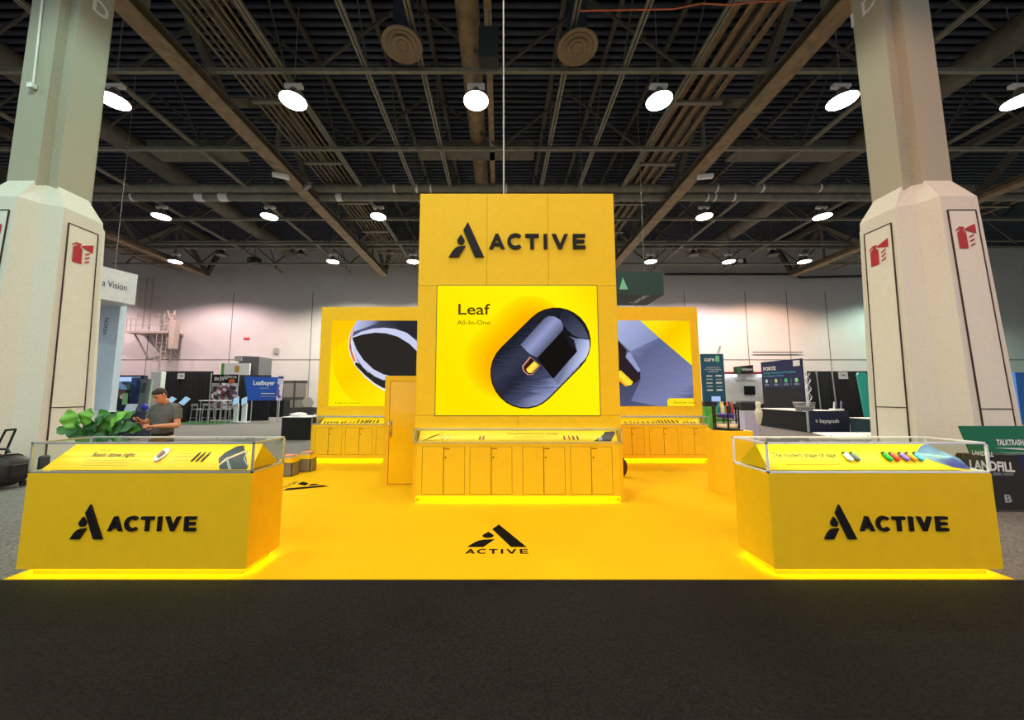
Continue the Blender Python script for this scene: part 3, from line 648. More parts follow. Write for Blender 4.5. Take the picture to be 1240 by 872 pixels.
def dec_c(b, q, sn):
    b.text('Immersive product design', q(.12, .66), (1, 0, 0), sn, .034, PRINTD, .008, 'LEFT', .78)
    for k in range(2): b.poly([q(.22, .5 - k * .14), q(.8 - k * .12, .5 - k * .14), q(.8 - k * .12, .46 - k * .14), q(.22, .46 - k * .14)], MATS['faint_print'])
    b.poly([q(1.44, .05), q(1.6, .62), q(1.64, .9), q(1.78, .95), q(1.8, .8), q(1.7, .05)], MATS['print_slate'])
    b.poly([p_ + Vector((0, -.001, 0)) for p_ in (q(1.5, .1), q(1.54, .45), q(1.58, .45), q(1.57, .1))], MATS['print_silver'])
    for k in range(4): b.bar(q(-1.17 + k * .03, .12 + .1 * k), q(-1.02 + k * .05, .45 + .13 * k), .006, .002, PRINTD)
    b.bar(q(-1.18, .14), q(-.95, .18), .006, .002, PRINTD); b.bar(q(-1.02, .55), q(-.85, .5), .006, .002, PRINTD)
strip_light(cb, -1.2, 1.77, 5.51, 1.08, (1, .95, .8), 1.6, R(35))
qc, lc = slope_board(cb, -1.24, 1.81, 5.515, 5.63, .903, 1.06, dec_c)
for i, (px, c, n) in enumerate(((536, (230, 220, 200), 'white'), (542, (230, 220, 200), 'white'), (581, (150, 110, 70), 'bronze'), (585, (150, 110, 70), 'bronze'), (683, (92, 50, 60), 'dark plum'), (689, (200, 80, 50), 'orange-red'), (694, (92, 50, 60), 'dark plum'), (699, (92, 50, 60), 'dark plum'))):
    device(qc(P(px, 529, 5.6).x, .18), c, '%s small vape in the central glass case, %s from the left' % (n, ORD[i]), 'vapes in the central glass case', .07, .026, R(12 if i < 4 else -12), lc)

# ------------------------------------------------------------------ rear screen walls
BW = 8.9
def rear_wall(x0, x1, label, sx_0, sx_1, sz_0, sz_1):
    t = thing('screen_wall', ((x0 + x1) / 2, BW + .1, .015), label, 'screen wall', 'rear walls with screens')
    MB().box(x0, x1, BW + .01, BW + .25, .015, 3.85, YEL2).build('body', t)
    for a, b, c, d in ((x0, x1, sz_1, 3.85), (x0, sx_0, sz_0, sz_1), (sx_1, x1, sz_0, sz_1), (x0, x1, 1.0, sz_0)):
        if b - a > .01: MB().box(a + .002, b - .002, BW, BW + .012, c + .002, d - .002, YEL).build('panel', t)
    return t
rl = rear_wall(-4.54, -1.2, 'yellow rear wall with screen, left of the tower', -4.257, -1.25, 1.335, 3.50)
rr_ = rear_wall(1.7, 5.04, 'yellow rear wall with screen, right of the tower', 1.75, 4.83, 1.335, 3.50)
SY = BW - .004
# left picture
xr = P(504, 440, SY).x
S = screen_map(((100, 133), (691, 133), (691, 738), (75, 738)), -4.257, xr, 1.335, 3.5, SY)
m = MB(); m.box(-4.257, -1.25, BW - .002, BW + .01, 1.335, 3.5, glow_ramp('left_screen_yellow', S(100, 133), S(300, 738), [(0, (255, 200, 8)), (.25, (255, 205, 8)), (.5, (255, 232, 0)), (1, (255, 240, 8))], 1.0))
m.poly([S(x, y, .6) for x, y in [(225, 250), (150, 310), (110, 380), (105, 460), (125, 540), (180, 630), (240, 690), (320, 737), (453, 737), (453, 620), (300, 500), (235, 400)]], glow_ramp('left_screen_amber', S(110, 300), S(430, 700), [(0, (255, 222, 0)), (.5, (255, 210, 0)), (1, (255, 236, 10))], 1.0))
far = 1500
m.poly([S(x, y, 1) for x, y in [(272, 134), (235, 200), (215, 260), (214, 330), (228, 390), (262, 455), (330, 535), (400, 590), (460, 628), (700, 700), (691, 134)]], glow('left_ring_white', (236, 236, 250), 1))
m.poly([S(x, y, 1.5) for x, y in [(262, 150), (235, 210), (222, 265), (220, 325), (234, 385), (250, 425), (268, 425), (238, 350), (230, 290), (236, 235)]], glow_ramp('left_ring_orange', S(230, 210), S(245, 420), [(0, (250, 150, 30)), (.5, (150, 90, 90)), (1, (250, 130, 20))], 1))
m.poly([S(x, y, 2) for x, y in [(272, 134), (250, 180), (238, 250), (245, 330), (275, 425), (330, 480), (400, 540), (460, 570), (700, 640), (691, 134)]], glow_ramp('left_ring_lilac', S(280, 134), S(420, 180), [(0, (188, 196, 232)), (.6, (150, 156, 196)), (1, (60, 62, 74))], 1))
m.poly([S(x, y, 2.2) for x, y in [(262, 430), (290, 440), (350, 500), (420, 545), (460, 562), (700, 640), (700, 680), (460, 612), (400, 578), (335, 525), (280, 470), (262, 450)]], glow('left_ring_under', (44, 42, 40), 1))
m.poly([S(x, y, 2.4) for x, y in [(470, 134), (400, 160), (330, 185), (250, 215), (238, 252), (300, 225), (420, 192), (520, 188), (620, 218), (691, 268), (760, 300), (760, 134)]], glow_ramp('left_ring_dark', S(300, 200), S(560, 150), [(0, (86, 90, 116)), (1, (42, 42, 48))], 1))
m.poly([S(x, y, 3) for x, y in [(240, 250), (300, 215), (380, 192), (460, 185), (540, 194), (620, 222), (691, 280), (760, 350), (760, 560), (460, 556), (400, 530), (320, 470), (270, 395), (245, 320)]], glow('left_ring_pale', (206, 210, 240), 1))
m.poly([S(x, y, 3.5) for x, y in [(240, 258), (310, 234), (400, 220), (480, 226), (560, 250), (640, 300), (691, 350), (760, 400), (760, 560), (560, 540), (460, 516), (390, 480), (320, 415), (270, 340)]], glow('left_ring_black', (43, 40, 38), 1))
m.text('Learn more', S(122, 720, 2), (1, 0, 0), (0, 0, 1), .035, glow('screen_text_brown', (0, 0, 0), 1), 0, 'LEFT', .6)
m.build('screen', rl, label='glowing screen picturing a silver ring edge on yellow')
xl = P(747.7, 440, SY).x
S = screen_map(((45, 140), (553, 143), (578, 738), (68, 738)), xl, 4.83, 1.335, 3.5, SY)
m = MB(); BLUEG = glow_ramp('right_screen_slate', S(120, 200), S(560, 760), [(0, (150, 158, 200)), (.3, (96, 102, 140)), (.55, (112, 118, 158)), (.8, (128, 134, 176)), (1, (70, 74, 104))], 1, .25)
m.box(1.75, 4.83, BW - .002, BW + .01, 1.335, 3.5, glow_ramp('right_screen_slate2', S(60, 300), S(300, 740), [(0, (120, 128, 166)), (.4, (62, 66, 92)), (1, (88, 92, 124))], 1, .2))
m.poly([S(x, y, 1) for x, y in [(145, 358), (340, 262), (568, 458), (578, 738), (330, 738), (150, 700), (215, 560), (212, 495), (120, 400)]], BLUEG)
m.poly([S(x, y, 1.2) for x, y in [(45, 140), (212, 140), (340, 264), (145, 358), (45, 262), (-60, 180), (-60, 140)]], glow_ramp('right_screen_pale', S(60, 140), S(260, 330), [(0, (176, 186, 228)), (1, (140, 148, 190))], 1, .1))
m.poly([S(x, y, 1.4) for x, y in [(212, 141), (553, 141), (568, 458), (345, 264)]], glow_ramp('right_screen_yellow', S(300, 150), S(560, 400), [(0, (255, 236, 20)), (.4, (255, 205, 0)), (1, (255, 236, 10))], 1))
m.poly([S(x, y, 1.6) for x, y in [(-40, 180), (45, 265), (120, 350), (112, 400), (190, 500), (214, 500), (212, 545), (190, 570), (150, 596), (110, 600), (60, 580), (-40, 500)]], glow('right_slot', (46, 34, 40), 1))
m.poly([S(x, y, 1.8) for x, y in [(112, 398), (122, 372), (140, 362), (215, 490), (200, 506)]], glow('right_slot_edge', (150, 158, 204), 1))
m.poly([S(x, y, 2) for x, y in [(-20, 470), (55, 500), (80, 492), (165, 572), (152, 592), (110, 602), (60, 560), (-20, 500)]], glow_ramp('right_gold', S(60, 560), S(120, 500), [(0, (240, 120, 30)), (.4, (255, 236, 60)), (1, (255, 190, 10))], 1))
m.poly([S(x, y, 2) for x, y in [(398, 738), (398, 700), (404, 688), (414, 684), (576, 684), (578, 738)]], glow('right_tag', (255, 226, 30), 1))
m.text('Discover more', S(440, 718, 3), (1, 0, 0), (0, 0, 1), .04, MATS['screen_text_brown'], 0, 'LEFT', .55)
m.build('screen', rr_, label='glowing screen picturing a slate blue device on yellow')

cbl = cabinet('low yellow cabinet with glass case under the left rear screen', -4.5, -2.1, 8.6, BW - .002, [(-4.4, -4.08, -3.757), (-3.68, -3.35, -3.03), (-2.95, -2.63, -2.3)], .90, 1.1, (.2, .84))
cbr = cabinet('low yellow cabinet with glass case under the right rear screen', 2.1, 5.0, 8.6, BW - .002, [(2.2, 2.5, 2.8), (2.86, 3.15, 3.45), (3.57, 3.92, 4.26), (4.33, 4.64, 4.94)], .90, 1.1, (.2, .84))
glass_case(cbl, -4.5, -2.1, 8.6, BW - .004, .905, 1.1, ALU, .016); glass_case(cbr, 2.1, 5.0, 8.6, BW - .004, .905, 1.1, ALU, .016)
strip_light(cbl, -4.4, -2.2, 8.625, 1.085, (1, .95, .8), 1.3, R(35)); strip_light(cbr, 2.2, 4.9, 8.625, 1.085, (1, .95, .8), 1.6, R(35))
ql2, ll2 = slope_board(cbl, -4.3, -2.13, 8.63, 8.84, .922, 1.06, lambda b, q, sn: None)
qr2, lr2 = slope_board(cbr, 2.13, 4.86, 8.63, 8.84, .922, 1.06, lambda b, q, sn: None)
px_l = [387.5, 394, 398, 402, 405.5, 409, 415, 418.5, 424.5, 429, 433, 438, 442, 445, 448, 452, 457]
for i, px in enumerate(px_l):
    c = (196, 70, 30) if i in (8, 9) else (34, 28, 34); X = (px - 605) / 434.5 * 8.7
    device(ql2(X, .1), c, '%s vape in the left rear glass case, %s from the left' % ('orange-red' if i in (8, 9) else 'small black', ORD[i]), 'vapes in the left rear glass case', .12 if i > 9 or i == 0 else .06, .028, R(18), ll2)
px_r = [757, 763, 768, 772, 778, 784, 790, 794, 798, 802, 806, 810, 815, 820, 828, 832, 836, 840, 847, 852]
for i, px in enumerate(px_r):
    c = (150, 90, 40) if i < 3 else (34, 28, 34); X = (px - 605) / 434.5 * 8.7
    if X > 4.84: X = 4.84
    device(qr2(X, .1), c, '%s vape in the right rear glass case, %s from the left' % ('bronze' if i < 3 else 'small black', ORD[i]), 'vapes in the right rear glass case', .12 if 7 < i < 14 else .06, .028, R(-14), lr2)

# ------------------------------------------------------------------ storage room with door beside the tower
DY = 6.42; dx0 = P(463.5, 560, DY).x
st = thing('storage_partition', ((dx0 + TX0) / 2, DY, .015), 'low yellow storage room wall with a door, left of the tower', 'partition')
m = MB(); m.box(dx0, dx0 + .09, DY, DY + .08, .05, 1.87, YEL2); m.box(dx0, TX0 - .004, DY, DY + .08, 1.87, 1.96, YEL2); m.box(-1.42, TX0 - .004, DY, DY + .08, .05, 1.87, YEL2); m.box(dx0, TX0 - .004, DY, DY + .08, .015, .05, YEL2); m.build('door_frame', st)
MB().box(dx0, dx0 + .06, DY + .08, 8.55, .015, 1.96, YEL).build('side_wall', st)
GY = mat('glossy_yellow', (244, 188, 20), .16, var=.02, spec=.7)
dr = MB().box(dx0 + .095, -1.425, DY + .01, DY + .05, .06, 1.86, GY, .003).build('door', st)
MB().box(dx0 + .1, -1.43, DY + .005, DY + .011, 1.03, 1.06, YEL2).build('cross_rail', dr)
m = MB(); hx = dx0 + .12
m.box(hx - .025, hx + .025, DY - .004, DY + .01, .86, 1.16, CHROME, .004); m.tube([(hx, DY - .004, 1.1), (hx, DY - .06, 1.1)], .012, CHROME, 8); m.tube([(hx, DY - .055, 1.1), (hx - .12, DY - .06, 1.1)], .01, CHROME, 8); m.lathe([(.014, -.02), (.014, .02)], (hx, DY - .01, .93), CHROME, 10)
m.build('handle', dr, label='chrome lever handle with lock plate')

# ------------------------------------------------------------------ small pedestal with demo rig
px0, px1, pf, pb, pz = 3.58, 4.1, 5.88, 6.35, 1.03
px0 = P(876, 560, pf).x; px1 = P(912, 521, pf).x
pd = thing('pedestal', ((px0 + px1) / 2, (pf + pb) / 2, .015), 'plain yellow pedestal behind the right front counter', 'pedestal')
MB().box(px0, px1, pf, pb, .015, pz, YEL, .003).build('body', pd)
cx, cy = (px0 + px1) / 2 - .03, (pf + pb) / 2
rg = thing('sample_rack', (cx, cy, pz), 'black hexagonal rack of bottles and tubes on yellow pedestal', 'rack')
def hexp(r, z): return [Vector((cx + r * math.cos(R(60 * k + 10)), cy + r * .9 * math.sin(R(60 * k + 10)), z)) for k in range(6)]
KB = mat('rack_black', (20, 20, 24), .4)
MB().ext(hexp(.26, pz), (0, 0, .018), KB).build('base_tray', rg)
MB().ext(hexp(.2, pz + .16), (0, 0, .015), KB).build('shelf', rg); MB().ext(hexp(.21, pz + .24), (0, 0, .012), KB).build('shelf', rg)
for k in range(6):
    a = R(60 * k + 10); x, y = cx + .2 * math.cos(a), cy + .18 * math.sin(a)
    MB().lathe([(.014, 0), (.014, .34), (.02, .35), (.02, .38), (.008, .39)], (x, y, pz + .018), KB, 8).build('post', rg)
MB().lathe([(.15, .03), (.17, .04), (.17, .1), (.15, .11)], (cx, cy, pz), mat('rack_cream', (232, 214, 176), .4), 20).build('ring_tray', rg)
MB().lathe([(.1, .2), (.13, .21), (.12, .26), (.09, .27)], (cx, cy, pz), mat('rack_violet', (104, 78, 220), .4), 20).build('ring_tray', rg, label='violet tray')
tb = [((236, 90, 40), 'orange'), ((240, 200, 40), 'yellow'), ((30, 130, 170), 'teal'), ((226, 222, 210), 'white'), ((40, 40, 44), 'black'), ((210, 60, 50), 'red')]
for k, (c, n) in enumerate(tb):
    a = R(60 * k + 40); x, y = cx + .1 * math.cos(a), cy + .09 * math.sin(a)
    MB().lathe([(.024, 0), (.026, .08), (.026, .12), (.012, .15), (.012, .19), (.006, .2)], (x, y, pz + .275), mat('tube_' + n, c, .35), 10).build('sample_tube', label='%s sample tube standing in the black rack on the pedestal' % n, cat='tube', group='tubes in the black rack')

# dark bag just behind the tower's right edge
p = P(754, 564, 7.2); m = MB(); m.ball((p.x - .04, 7.2, .2), .13, .12, .2, mat('bag_maroon', (70, 18, 20), .6), 14, 10); m.tube([(p.x - .08, 7.2, .38), (p.x - .04, 7.2, .45), (p.x, 7.2, .38)], .01, mat('bag_maroon', (70, 18, 20), .6), 6)
for v in m.v: v.z = max(v.z, .016)
m.build('bag', label='dark maroon bag half hidden behind the central cabinet', cat='bag')

# cartons with leaflets at the left edge of the carpet
KRAFT = mat('grey_carton', (128, 116, 92), .8, var=.1, scale=6); KR2 = mat('carton_side', (150, 130, 60), .8, var=.1)
for i, (cxp, cyp, s_) in enumerate(((-4.22, 7.3, .125), (-4.08, 7.72, .125))):
    t = thing('leaflet_carton', (cxp, cyp, .016), 'open grey carton of leaflets on yellow carpet, %s' % ('nearer one of the two' if i == 0 else 'farther one of the two'), 'carton', 'cartons at the left edge of the carpet')
    a, b = cxp - s_, cxp + s_; c, d = cyp - .13, cyp + .13; m = MB()
    m.box(a, b, c, c + .012, .016, .36, KRAFT); m.box(a, b, d - .012, d, .016, .36, KRAFT); m.box(a, a + .012, c, d, .016, .36, KRAFT); m.box(b - .012, b, c, d, .016, .36, KRAFT); m.box(a, b, c, d, .016, .03, KRAFT)
    m.build('box', t)
    m = MB(); m.box(a - .004, b + .004, c - .008, c - .002, .28, .37, YB); m.box(b + .002, b + .006, c, d, .28, .37, YB); m.build('folded_flap', t, label='yellow folded flap')
    for k in range(5):
        z = .33 + .018 * k; M = Matrix.Translation((cxp + random.uniform(-.01, .01), cyp, z)) @ Matrix.Rotation(random.uniform(-.15, .15), 4, 'Z')
        MB(M).box(-.1, .1, -.095, .095, 0, .012, (WHITE, mat('leaflet_orange', (222, 120, 60), .6), mat('leaflet_cream', (230, 214, 180), .6))[k % 3]).build('leaflet', label='%s leaflet in the %s carton, %s from the bottom' % (('white', 'orange', 'cream')[k % 3], ('nearer', 'farther')[i], ORD[k]), cat='leaflet', group='leaflets in the cartons')
# ------------------------------------------------------------------ background, left half
def drape(p0, p1, z1, label, cat='drape', group=None, m=None, amp=.05, z0=.02):
    p0 = Vector((p0[0], p0[1], 0)); p1 = Vector((p1[0], p1[1], 0)); L_ = (p1 - p0).length; n = max(8, int(L_ / .07)); d = (p1 - p0) / n; nn = Vector((d.y, -d.x, 0)).normalized()
    a = [p0 + d * k + nn * (amp * math.sin(k * 1.9) * (.6 + .4 * math.sin(k * .37))) for k in range(n + 1)]
    m_ = MB(); t_ = nn * .03
    vs = [(q.x, q.y, z0) for q in a] + [(q.x, q.y, z1) for q in a] + [((q - t_).x, (q - t_).y, z0) for q in a] + [((q - t_).x, (q - t_).y, z1) for q in a]; N = n + 1
    fs = [(k, k + 1, N + k + 1, N + k) for k in range(n)] + [(2 * N + k, 2 * N + k + 1, 3 * N + k + 1, 3 * N + k) for k in range(n)] + [(N + k, N + k + 1, 3 * N + k + 1, 3 * N + k) for k in range(n)]
    m_.add(vs, fs, m or DRAPE, True); return m_.build('drape', label=label, cat=cat, group=group)
def X_(px, Y, py=480): return P(px, py, Y).x
def Z_(py, Y): return P(605, py, Y).z
def mosaic(name, cols, scale=3, s=0):
    m = mat(name, cols[0], .6); nt = m.node_tree; v = nt.nodes.new('ShaderNodeTexVoronoi'); v.inputs['Scale'].default_value = scale
    tc = [n for n in nt.nodes if n.type == 'TEX_COORD'][0]; nt.links.new(tc.outputs['Object'], v.inputs['Vector']); r = [n for n in nt.nodes if n.type == 'VALTORGB'][0]
    r.color_ramp.interpolation = 'CONSTANT'; el = r.color_ramp.elements
    while len(el) < len(cols): el.new(.5)
    for k, c in enumerate(cols): el[k].position = k / len(cols); el[k].color = lin(c)
    sp = nt.nodes.new('ShaderNodeSeparateColor'); nt.links.new(v.outputs['Color'], sp.inputs[0]); nt.links.new(sp.outputs[0], r.inputs['Fac']); return m
NAVY = mat('navy_cloth', (22, 30, 56), .7); TEAL = mat('teal_panel', (50, 176, 160), .5); GREEN = mat('leaf_green', (78, 150, 60), .5, var=.3, scale=6)
FT = mat('faint_white_text', (150, 160, 170), .6)
# hanging white sign box with the name fragment
a, b = Vector((-15.35, 11.9, 0)), Vector((-14.67, 14.0, 0)); d = (b - a).normalized(); zt, zb = Z_(333, 14), Z_(369.5, 14)
t = thing('hanging_sign', (-15.6, 13, zb), 'white hanging sign box behind the left column', 'hanging sign')
MB().ext([a + Vector((0, 0, zb)), b + Vector((0, 0, zb)), b + Vector((-2.6, .8, zb)), a + Vector((-2.6, .8, zb))], (0, 0, zt - zb), WHITE).build('box', t)
nrm = Vector((d.y, -d.x, 0))
def online(px):
    q_ = P(px, 350, 1.0); k_ = q_.x; tt = (k_ * a.y - a.x) / (d.x - k_ * d.y); return a + d * tt
o_ = online(122.5) + Vector((0, 0, zb + .5)) + nrm * .01; lw_ = (online(153) - online(122.5)).length
MB().text('a Vision', o_, d, (0, 0, 1), .26, mat('sign_dark_text', (40, 40, 60), .6), .0, 'LEFT', lw_).build('lettering', t, label='dark thin lettering')
for k, (x_, y_) in enumerate(((-15.6, 12.6), (-15.3, 13.7))): MB().tube([(x_, y_, zt), (x_, y_, 15.4)], .012, STEELG, 5).build('hanging_wire', t)
MB().box(-17.6, X_(136, 14.2), 14.15, 14.4, .02, Z_(368, 14.2), mat('pale_blue_panel', (196, 208, 226), .5)).build('booth_wall', label='pale blue-white booth wall under the white hanging sign', cat='booth wall')
x_ = X_(121, 13.0); MB().text('VISION', (X_(121, 14.14), 14.14, 4.0), (0, 0, 1), (-1, 0, 0), .16, MATS['sign_dark_text']).build('wall_lettering', label='small vertical dark lettering on pale blue booth wall', cat='lettering')
# green plant wall
t = thing('plant_wall', (X_(123, 15), 15, 0), 'dark booth wall covered in green plants beside the left column', 'plant wall')
x0, x1 = X_(105, 15), X_(131, 15); MB().box(x0, x1, 15, 15.2, 0, Z_(437, 15), mat('dark_wall', (24, 28, 26), .7)).build('panel', t)
m = MB(); GD = [mat('foliage_a', (34, 84, 34), .6, var=.3), mat('foliage_b', (60, 120, 50), .6, var=.3), mat('foliage_c', (90, 110, 50), .6, var=.3)]
for k in range(260):
    c = Vector((random.uniform(x0, x1), 14.99, random.uniform(Z_(490, 15), Z_(447, 15)))); a_ = random.uniform(0, 6.28); l = random.uniform(.08, .16)
    u = Vector((math.cos(a_), -.3, math.sin(a_))) * l; v_ = Vector((-math.sin(a_), -.3, math.cos(a_))) * l * .4
    m.add([c, c + u * .5 + v_, c + u, c + u * .5 - v_], [(0, 1, 2, 3)], GD[k % 3])
m.build('foliage', t, kind='stuff')
MB().box(X_(118, 15), X_(121, 15), 14.9, 14.98, Z_(445, 15), Z_(441, 15), glow('cool_spot', (210, 225, 255), 4)).build('spot_light', t)
# lit booth with pictures
Y = 18.0; t = thing('booth_backdrop', (X_(148, Y), Y, 0), 'lit booth wall with bright picture panels left of the standing man', 'booth wall')
MB().box(X_(127, Y), X_(172, Y), Y, Y + .2, 0, Z_(454.5, Y), mat('booth_dark', (20, 26, 40), .5)).build('panel', t)
MB().box(X_(129, Y), X_(168, Y), Y - .02, Y, Z_(462, Y), Z_(456.5, Y), glow('booth_sky', (176, 206, 250), 1.0)).build('light_panel', t, label='glowing pale blue band')
MB().box(X_(132, Y), X_(157, Y), Y - .03, Y, Z_(472, Y), Z_(462, Y), mosaic('booth_mosaic', [(90, 150, 220), (150, 190, 240), (60, 90, 120), (210, 220, 230), (80, 120, 110)], 2.5)).build('picture', t, label='blue product picture')
MB().box(X_(128, Y), X_(152, Y), Y - .04, Y, Z_(483, Y), Z_(473, Y), mosaic('booth_mosaic_red', [(210, 90, 100), (60, 40, 44), (230, 200, 200), (150, 60, 70), (90, 110, 90)], 4)).build('picture', t, label='red and pink product picture')
MB().box(X_(158, Y), X_(168, Y), Y - .03, Y, Z_(490, Y), Z_(457, Y), mosaic('booth_mosaic_blue', [(20, 40, 80), (30, 60, 110), (24, 34, 60), (60, 90, 150)], 3)).build('picture', t, label='dark blue text panel')
MB().box(X_(150, Y), X_(156, Y), Y - .06, Y - .04, Z_(490, Y), Z_(476, Y), mat('pale_green', (140, 200, 140), .5)).build('picture', t, label='pale green strip poster')
def table(name, label, x0, x1, y0, y1, z, cloth, top=WHITE, cat='table', group=None):
    t = thing(name, ((x0 + x1) / 2, (y0 + y1) / 2, 0), label, cat, group)
    MB().box(x0, x1, y0, y1, z - .03, z, top, .005).build('tabletop', t)
    m = MB(); a = [(x0, y0), (x1, y0), (x1, y1), (x0, y1)]
    for (p_, q_) in zip(a, a[1:] + a[:1]):
        p_, q_ = Vector((*p_, 0)), Vector((*q_, 0)); n = max(4, int((q_ - p_).length / .08)); d_ = (q_ - p_) / n; nn = Vector((d_.y, -d_.x, 0)).normalized()
        pts = [p_ + d_ * k - nn * (.012 + .012 * math.sin(k * 2.3)) for k in range(n + 1)]
        m.add([(v.x, v.y, .015) for v in pts] + [(v.x, v.y, z - .028) for v in pts], [(k, k + 1, n + 2 + k, n + 1 + k) for k in range(n)], cloth, True)
    m.build('cloth_skirt', t); return t
table('skirted_table', 'white draped table at the foot of the plant wall', X_(110, 13.6), X_(130, 13.6), 13.6, 14.1, .98, WHITE)
table('skirted_table', 'navy draped table in front of the lit booth pictures', X_(130.5, 13.6) + .02, X_(152, 13.6), 13.6, 14.1, .96, NAVY, NAVY)
# white chair / folding monitor
Y = 13.2; t = thing('folding_chair', (X_(157, Y), Y, 0), 'white folding chair in front of the navy table', 'chair')
a, b = X_(151, Y), X_(164, Y); m = MB(); m.ext([(a, Y, .98), (b, Y, .98), (b + .04, Y + .06, 1.28), (a + .05, Y + .06, 1.28)], (0, .03, 0), mat('chair_white', (190, 204, 228), .5)); m.build('backrest', t)
MB().box(a, b, Y - .45, Y, .5, .54, mat('chair_white', (190, 204, 228), .5), .01).build('seat', t)
for x_, y_ in ((a, Y), (b, Y), (a, Y - .42), (b, Y - .42)): MB().bar((x_, y_, 0), (x_, y_ + .02, 1.0 if y_ == Y else .5), .03, .03, ALU).build('leg', t)
# grey kiosk and pale green banner
Y = 14.5; t = thing('tall_kiosk', (X_(171, Y), Y, 0), 'tall grey screen kiosk left of the standing man', 'kiosk')
MB().ext([(X_(166, Y), Y, .05), (X_(174, Y), Y, .05), (X_(178, Y), Y, Z_(459, Y)), (X_(169, Y), Y, Z_(459, Y))], (0, .12, 0), mat('kiosk_grey', (84, 88, 94), .5)).build('panel', t)
MB().ext([(X_(169, Y), Y - .002, Z_(476, Y)), (X_(174, Y), Y - .002, Z_(476, Y)), (X_(176, Y), Y - .002, Z_(464, Y)), (X_(171, Y), Y - .002, Z_(464, Y))], (0, -.01, 0), mat('kiosk_dark', (44, 48, 54), .3)).build('screen', t)
MB().box(X_(164, Y), X_(176, Y), Y - .2, Y + .3, 0, .05, KB).build('base', t)
Y = 14.9; t = thing('roll_up_banner', (X_(177, Y), Y, 0), 'pale green leaning banner just left of the standing man', 'banner')
MB().ext([(X_(171, Y), Y, .06), (X_(179, Y), Y, .06), (X_(183, Y), Y, Z_(461, Y)), (X_(177.5, Y), Y, Z_(461, Y))], (0, .03, 0), mat('banner_green', (176, 214, 186), .5)).build('fabric', t)
MB().box(X_(170, Y), X_(180, Y), Y - .15, Y + .15, 0, .06, ALU).build('base', t)
Y = 13.0; t = thing('blue_ball_stand', (X_(169, Y), Y, 0), 'blue round object on a dark stand beside the man\'s right arm', 'stand')
MB().box(X_(160, Y), X_(171, Y), Y, Y + .5, 0, 1.02, NAVY, .02).build('box', t); MB().ball((X_(170, Y), Y + .2, 1.16), .11, .11, .13, mat('royal_blue', (30, 50, 170), .5)).build('ball', t)
Y = 20.5; MB().box(X_(180, Y), X_(193, Y), Y, Y + .3, 0, Z_(450, Y), mat('white_grid_panel', (206, 212, 208), .6), .02).build('booth_wall', label='white tall booth panel at the left end of the black drape', cat='booth wall')
# black drape wall, poles, signs
Y = 22.0
drape((X_(190, Y), Y), (X_(256, Y), Y), Z_(449.5, Y), 'black drape wall behind the standing man', group='black booth drapes')
drape((X_(288, Y), Y), (X_(323, Y), Y + .3), Z_(454, Y), 'black drape behind the blue banner', group='black booth drapes')
for i, (px, py) in enumerate(((254, 452), (287.5, 453), (189, 450))):
    MB().tube([(X_(px, Y - .15), Y - .15, 0), (X_(px, Y - .15), Y - .15, Z_(py, Y))], .03, ALU, 8).build('drape_pole', label='silver drape pole %s' % ('left of the photo backdrop', 'right of the photo backdrop', 'at the left end of the black drape')[i], cat='pole')
def small_sign(px0, px1, py0, py1, Y, txt, label):
    t = thing('number_sign', (X_((px0 + px1) / 2, Y), Y, Z_(py1, Y)), label, 'sign')
    MB().box(X_(px0, Y), X_(px1, Y), Y - .01, Y, Z_(py1, Y), Z_(py0, Y), WHITE).build('card', t)
    MB().text(txt, (X_((px0 + px1) / 2, Y), Y - .013, Z_((py0 + py1) / 2 + 1, Y)), (1, 0, 0), (0, 0, 1), .12, BLK, .01, 'CENTER').build('number', t)
small_sign(213, 221.5, 452, 459, 21.95, '446', 'small white number sign on the black drape behind the man')
small_sign(1017.5, 1029, 450.5, 459, 19.95, '346', 'small white number sign on the black drape at the right')
Y = 21.9; t = thing('photo_backdrop', (X_(271, Y), Y, 0), 'black and white photo collage backdrop with script lettering on top', 'backdrop')
MB().box(X_(256, Y), X_(287, Y), Y, Y + .05, .1, Z_(453.5, Y), BLK).build('panel', t)
MB().box(X_(256, Y), X_(287, Y), Y - .012, Y, Z_(495, Y), Z_(464, Y), mosaic('crowd_mosaic', [(30, 30, 34), (190, 180, 190), (90, 84, 92), (230, 224, 230), (120, 60, 80), (50, 46, 60), (160, 150, 160)], 5)).build('picture', t)
MB().text('the Joyful', (X_(258, Y), Y - .012, Z_(461, Y)), (1, 0, .12), (0, 0, 1), .26, WHITE, .01, 'LEFT', .82).build('lettering', t)
MB().text('THE LAB', (X_(274, Y), Y - .012, Z_(458, Y)), (1, 0, 0), (0, 0, 1), .14, WHITE, .01, 'LEFT', .55).build('lettering', t)
MB().box(X_(276, Y), X_(283, Y), Y - .012, Y, Z_(463.5, Y), Z_(459.5, Y), mat('emblem_orange', (200, 84, 40), .5)).build('emblem', t)
Y = 21.2; t = thing('fabric_banner', (X_(313, Y), Y, 0), 'royal blue banner with white lettering left of the exit doors', 'banner')
xa, xb = X_(292, Y), X_(334, Y); zt = Z_(456, Y); zb = Z_(485, Y)
MB().ext([(xa + .12, Y, zt), (xb, Y + .5, zt - .02), (xb, Y + .5, zb), (xa + .4, Y, zb)], (0, .03, 0), mat('royal_blue_banner', (14, 78, 180), .5, var=.05)).build('fabric', t)
dr_ = Vector((xb - xa - .12, .5, 0)).normalized()
MB().text('Leafbuyer', (X_(304, Y), Y + .09, Z_(466, Y)), dr_, (0, 0, 1), .26, WHITE, .025, 'LEFT', 1.15).build('lettering', t)
MB().poly([(X_(302, Y) + .1 * math.cos(a), Y + .1, Z_(464, Y) + .14 * math.sin(a)) for a in [k * .785 for k in range(8)]], FT).build('emblem', t)
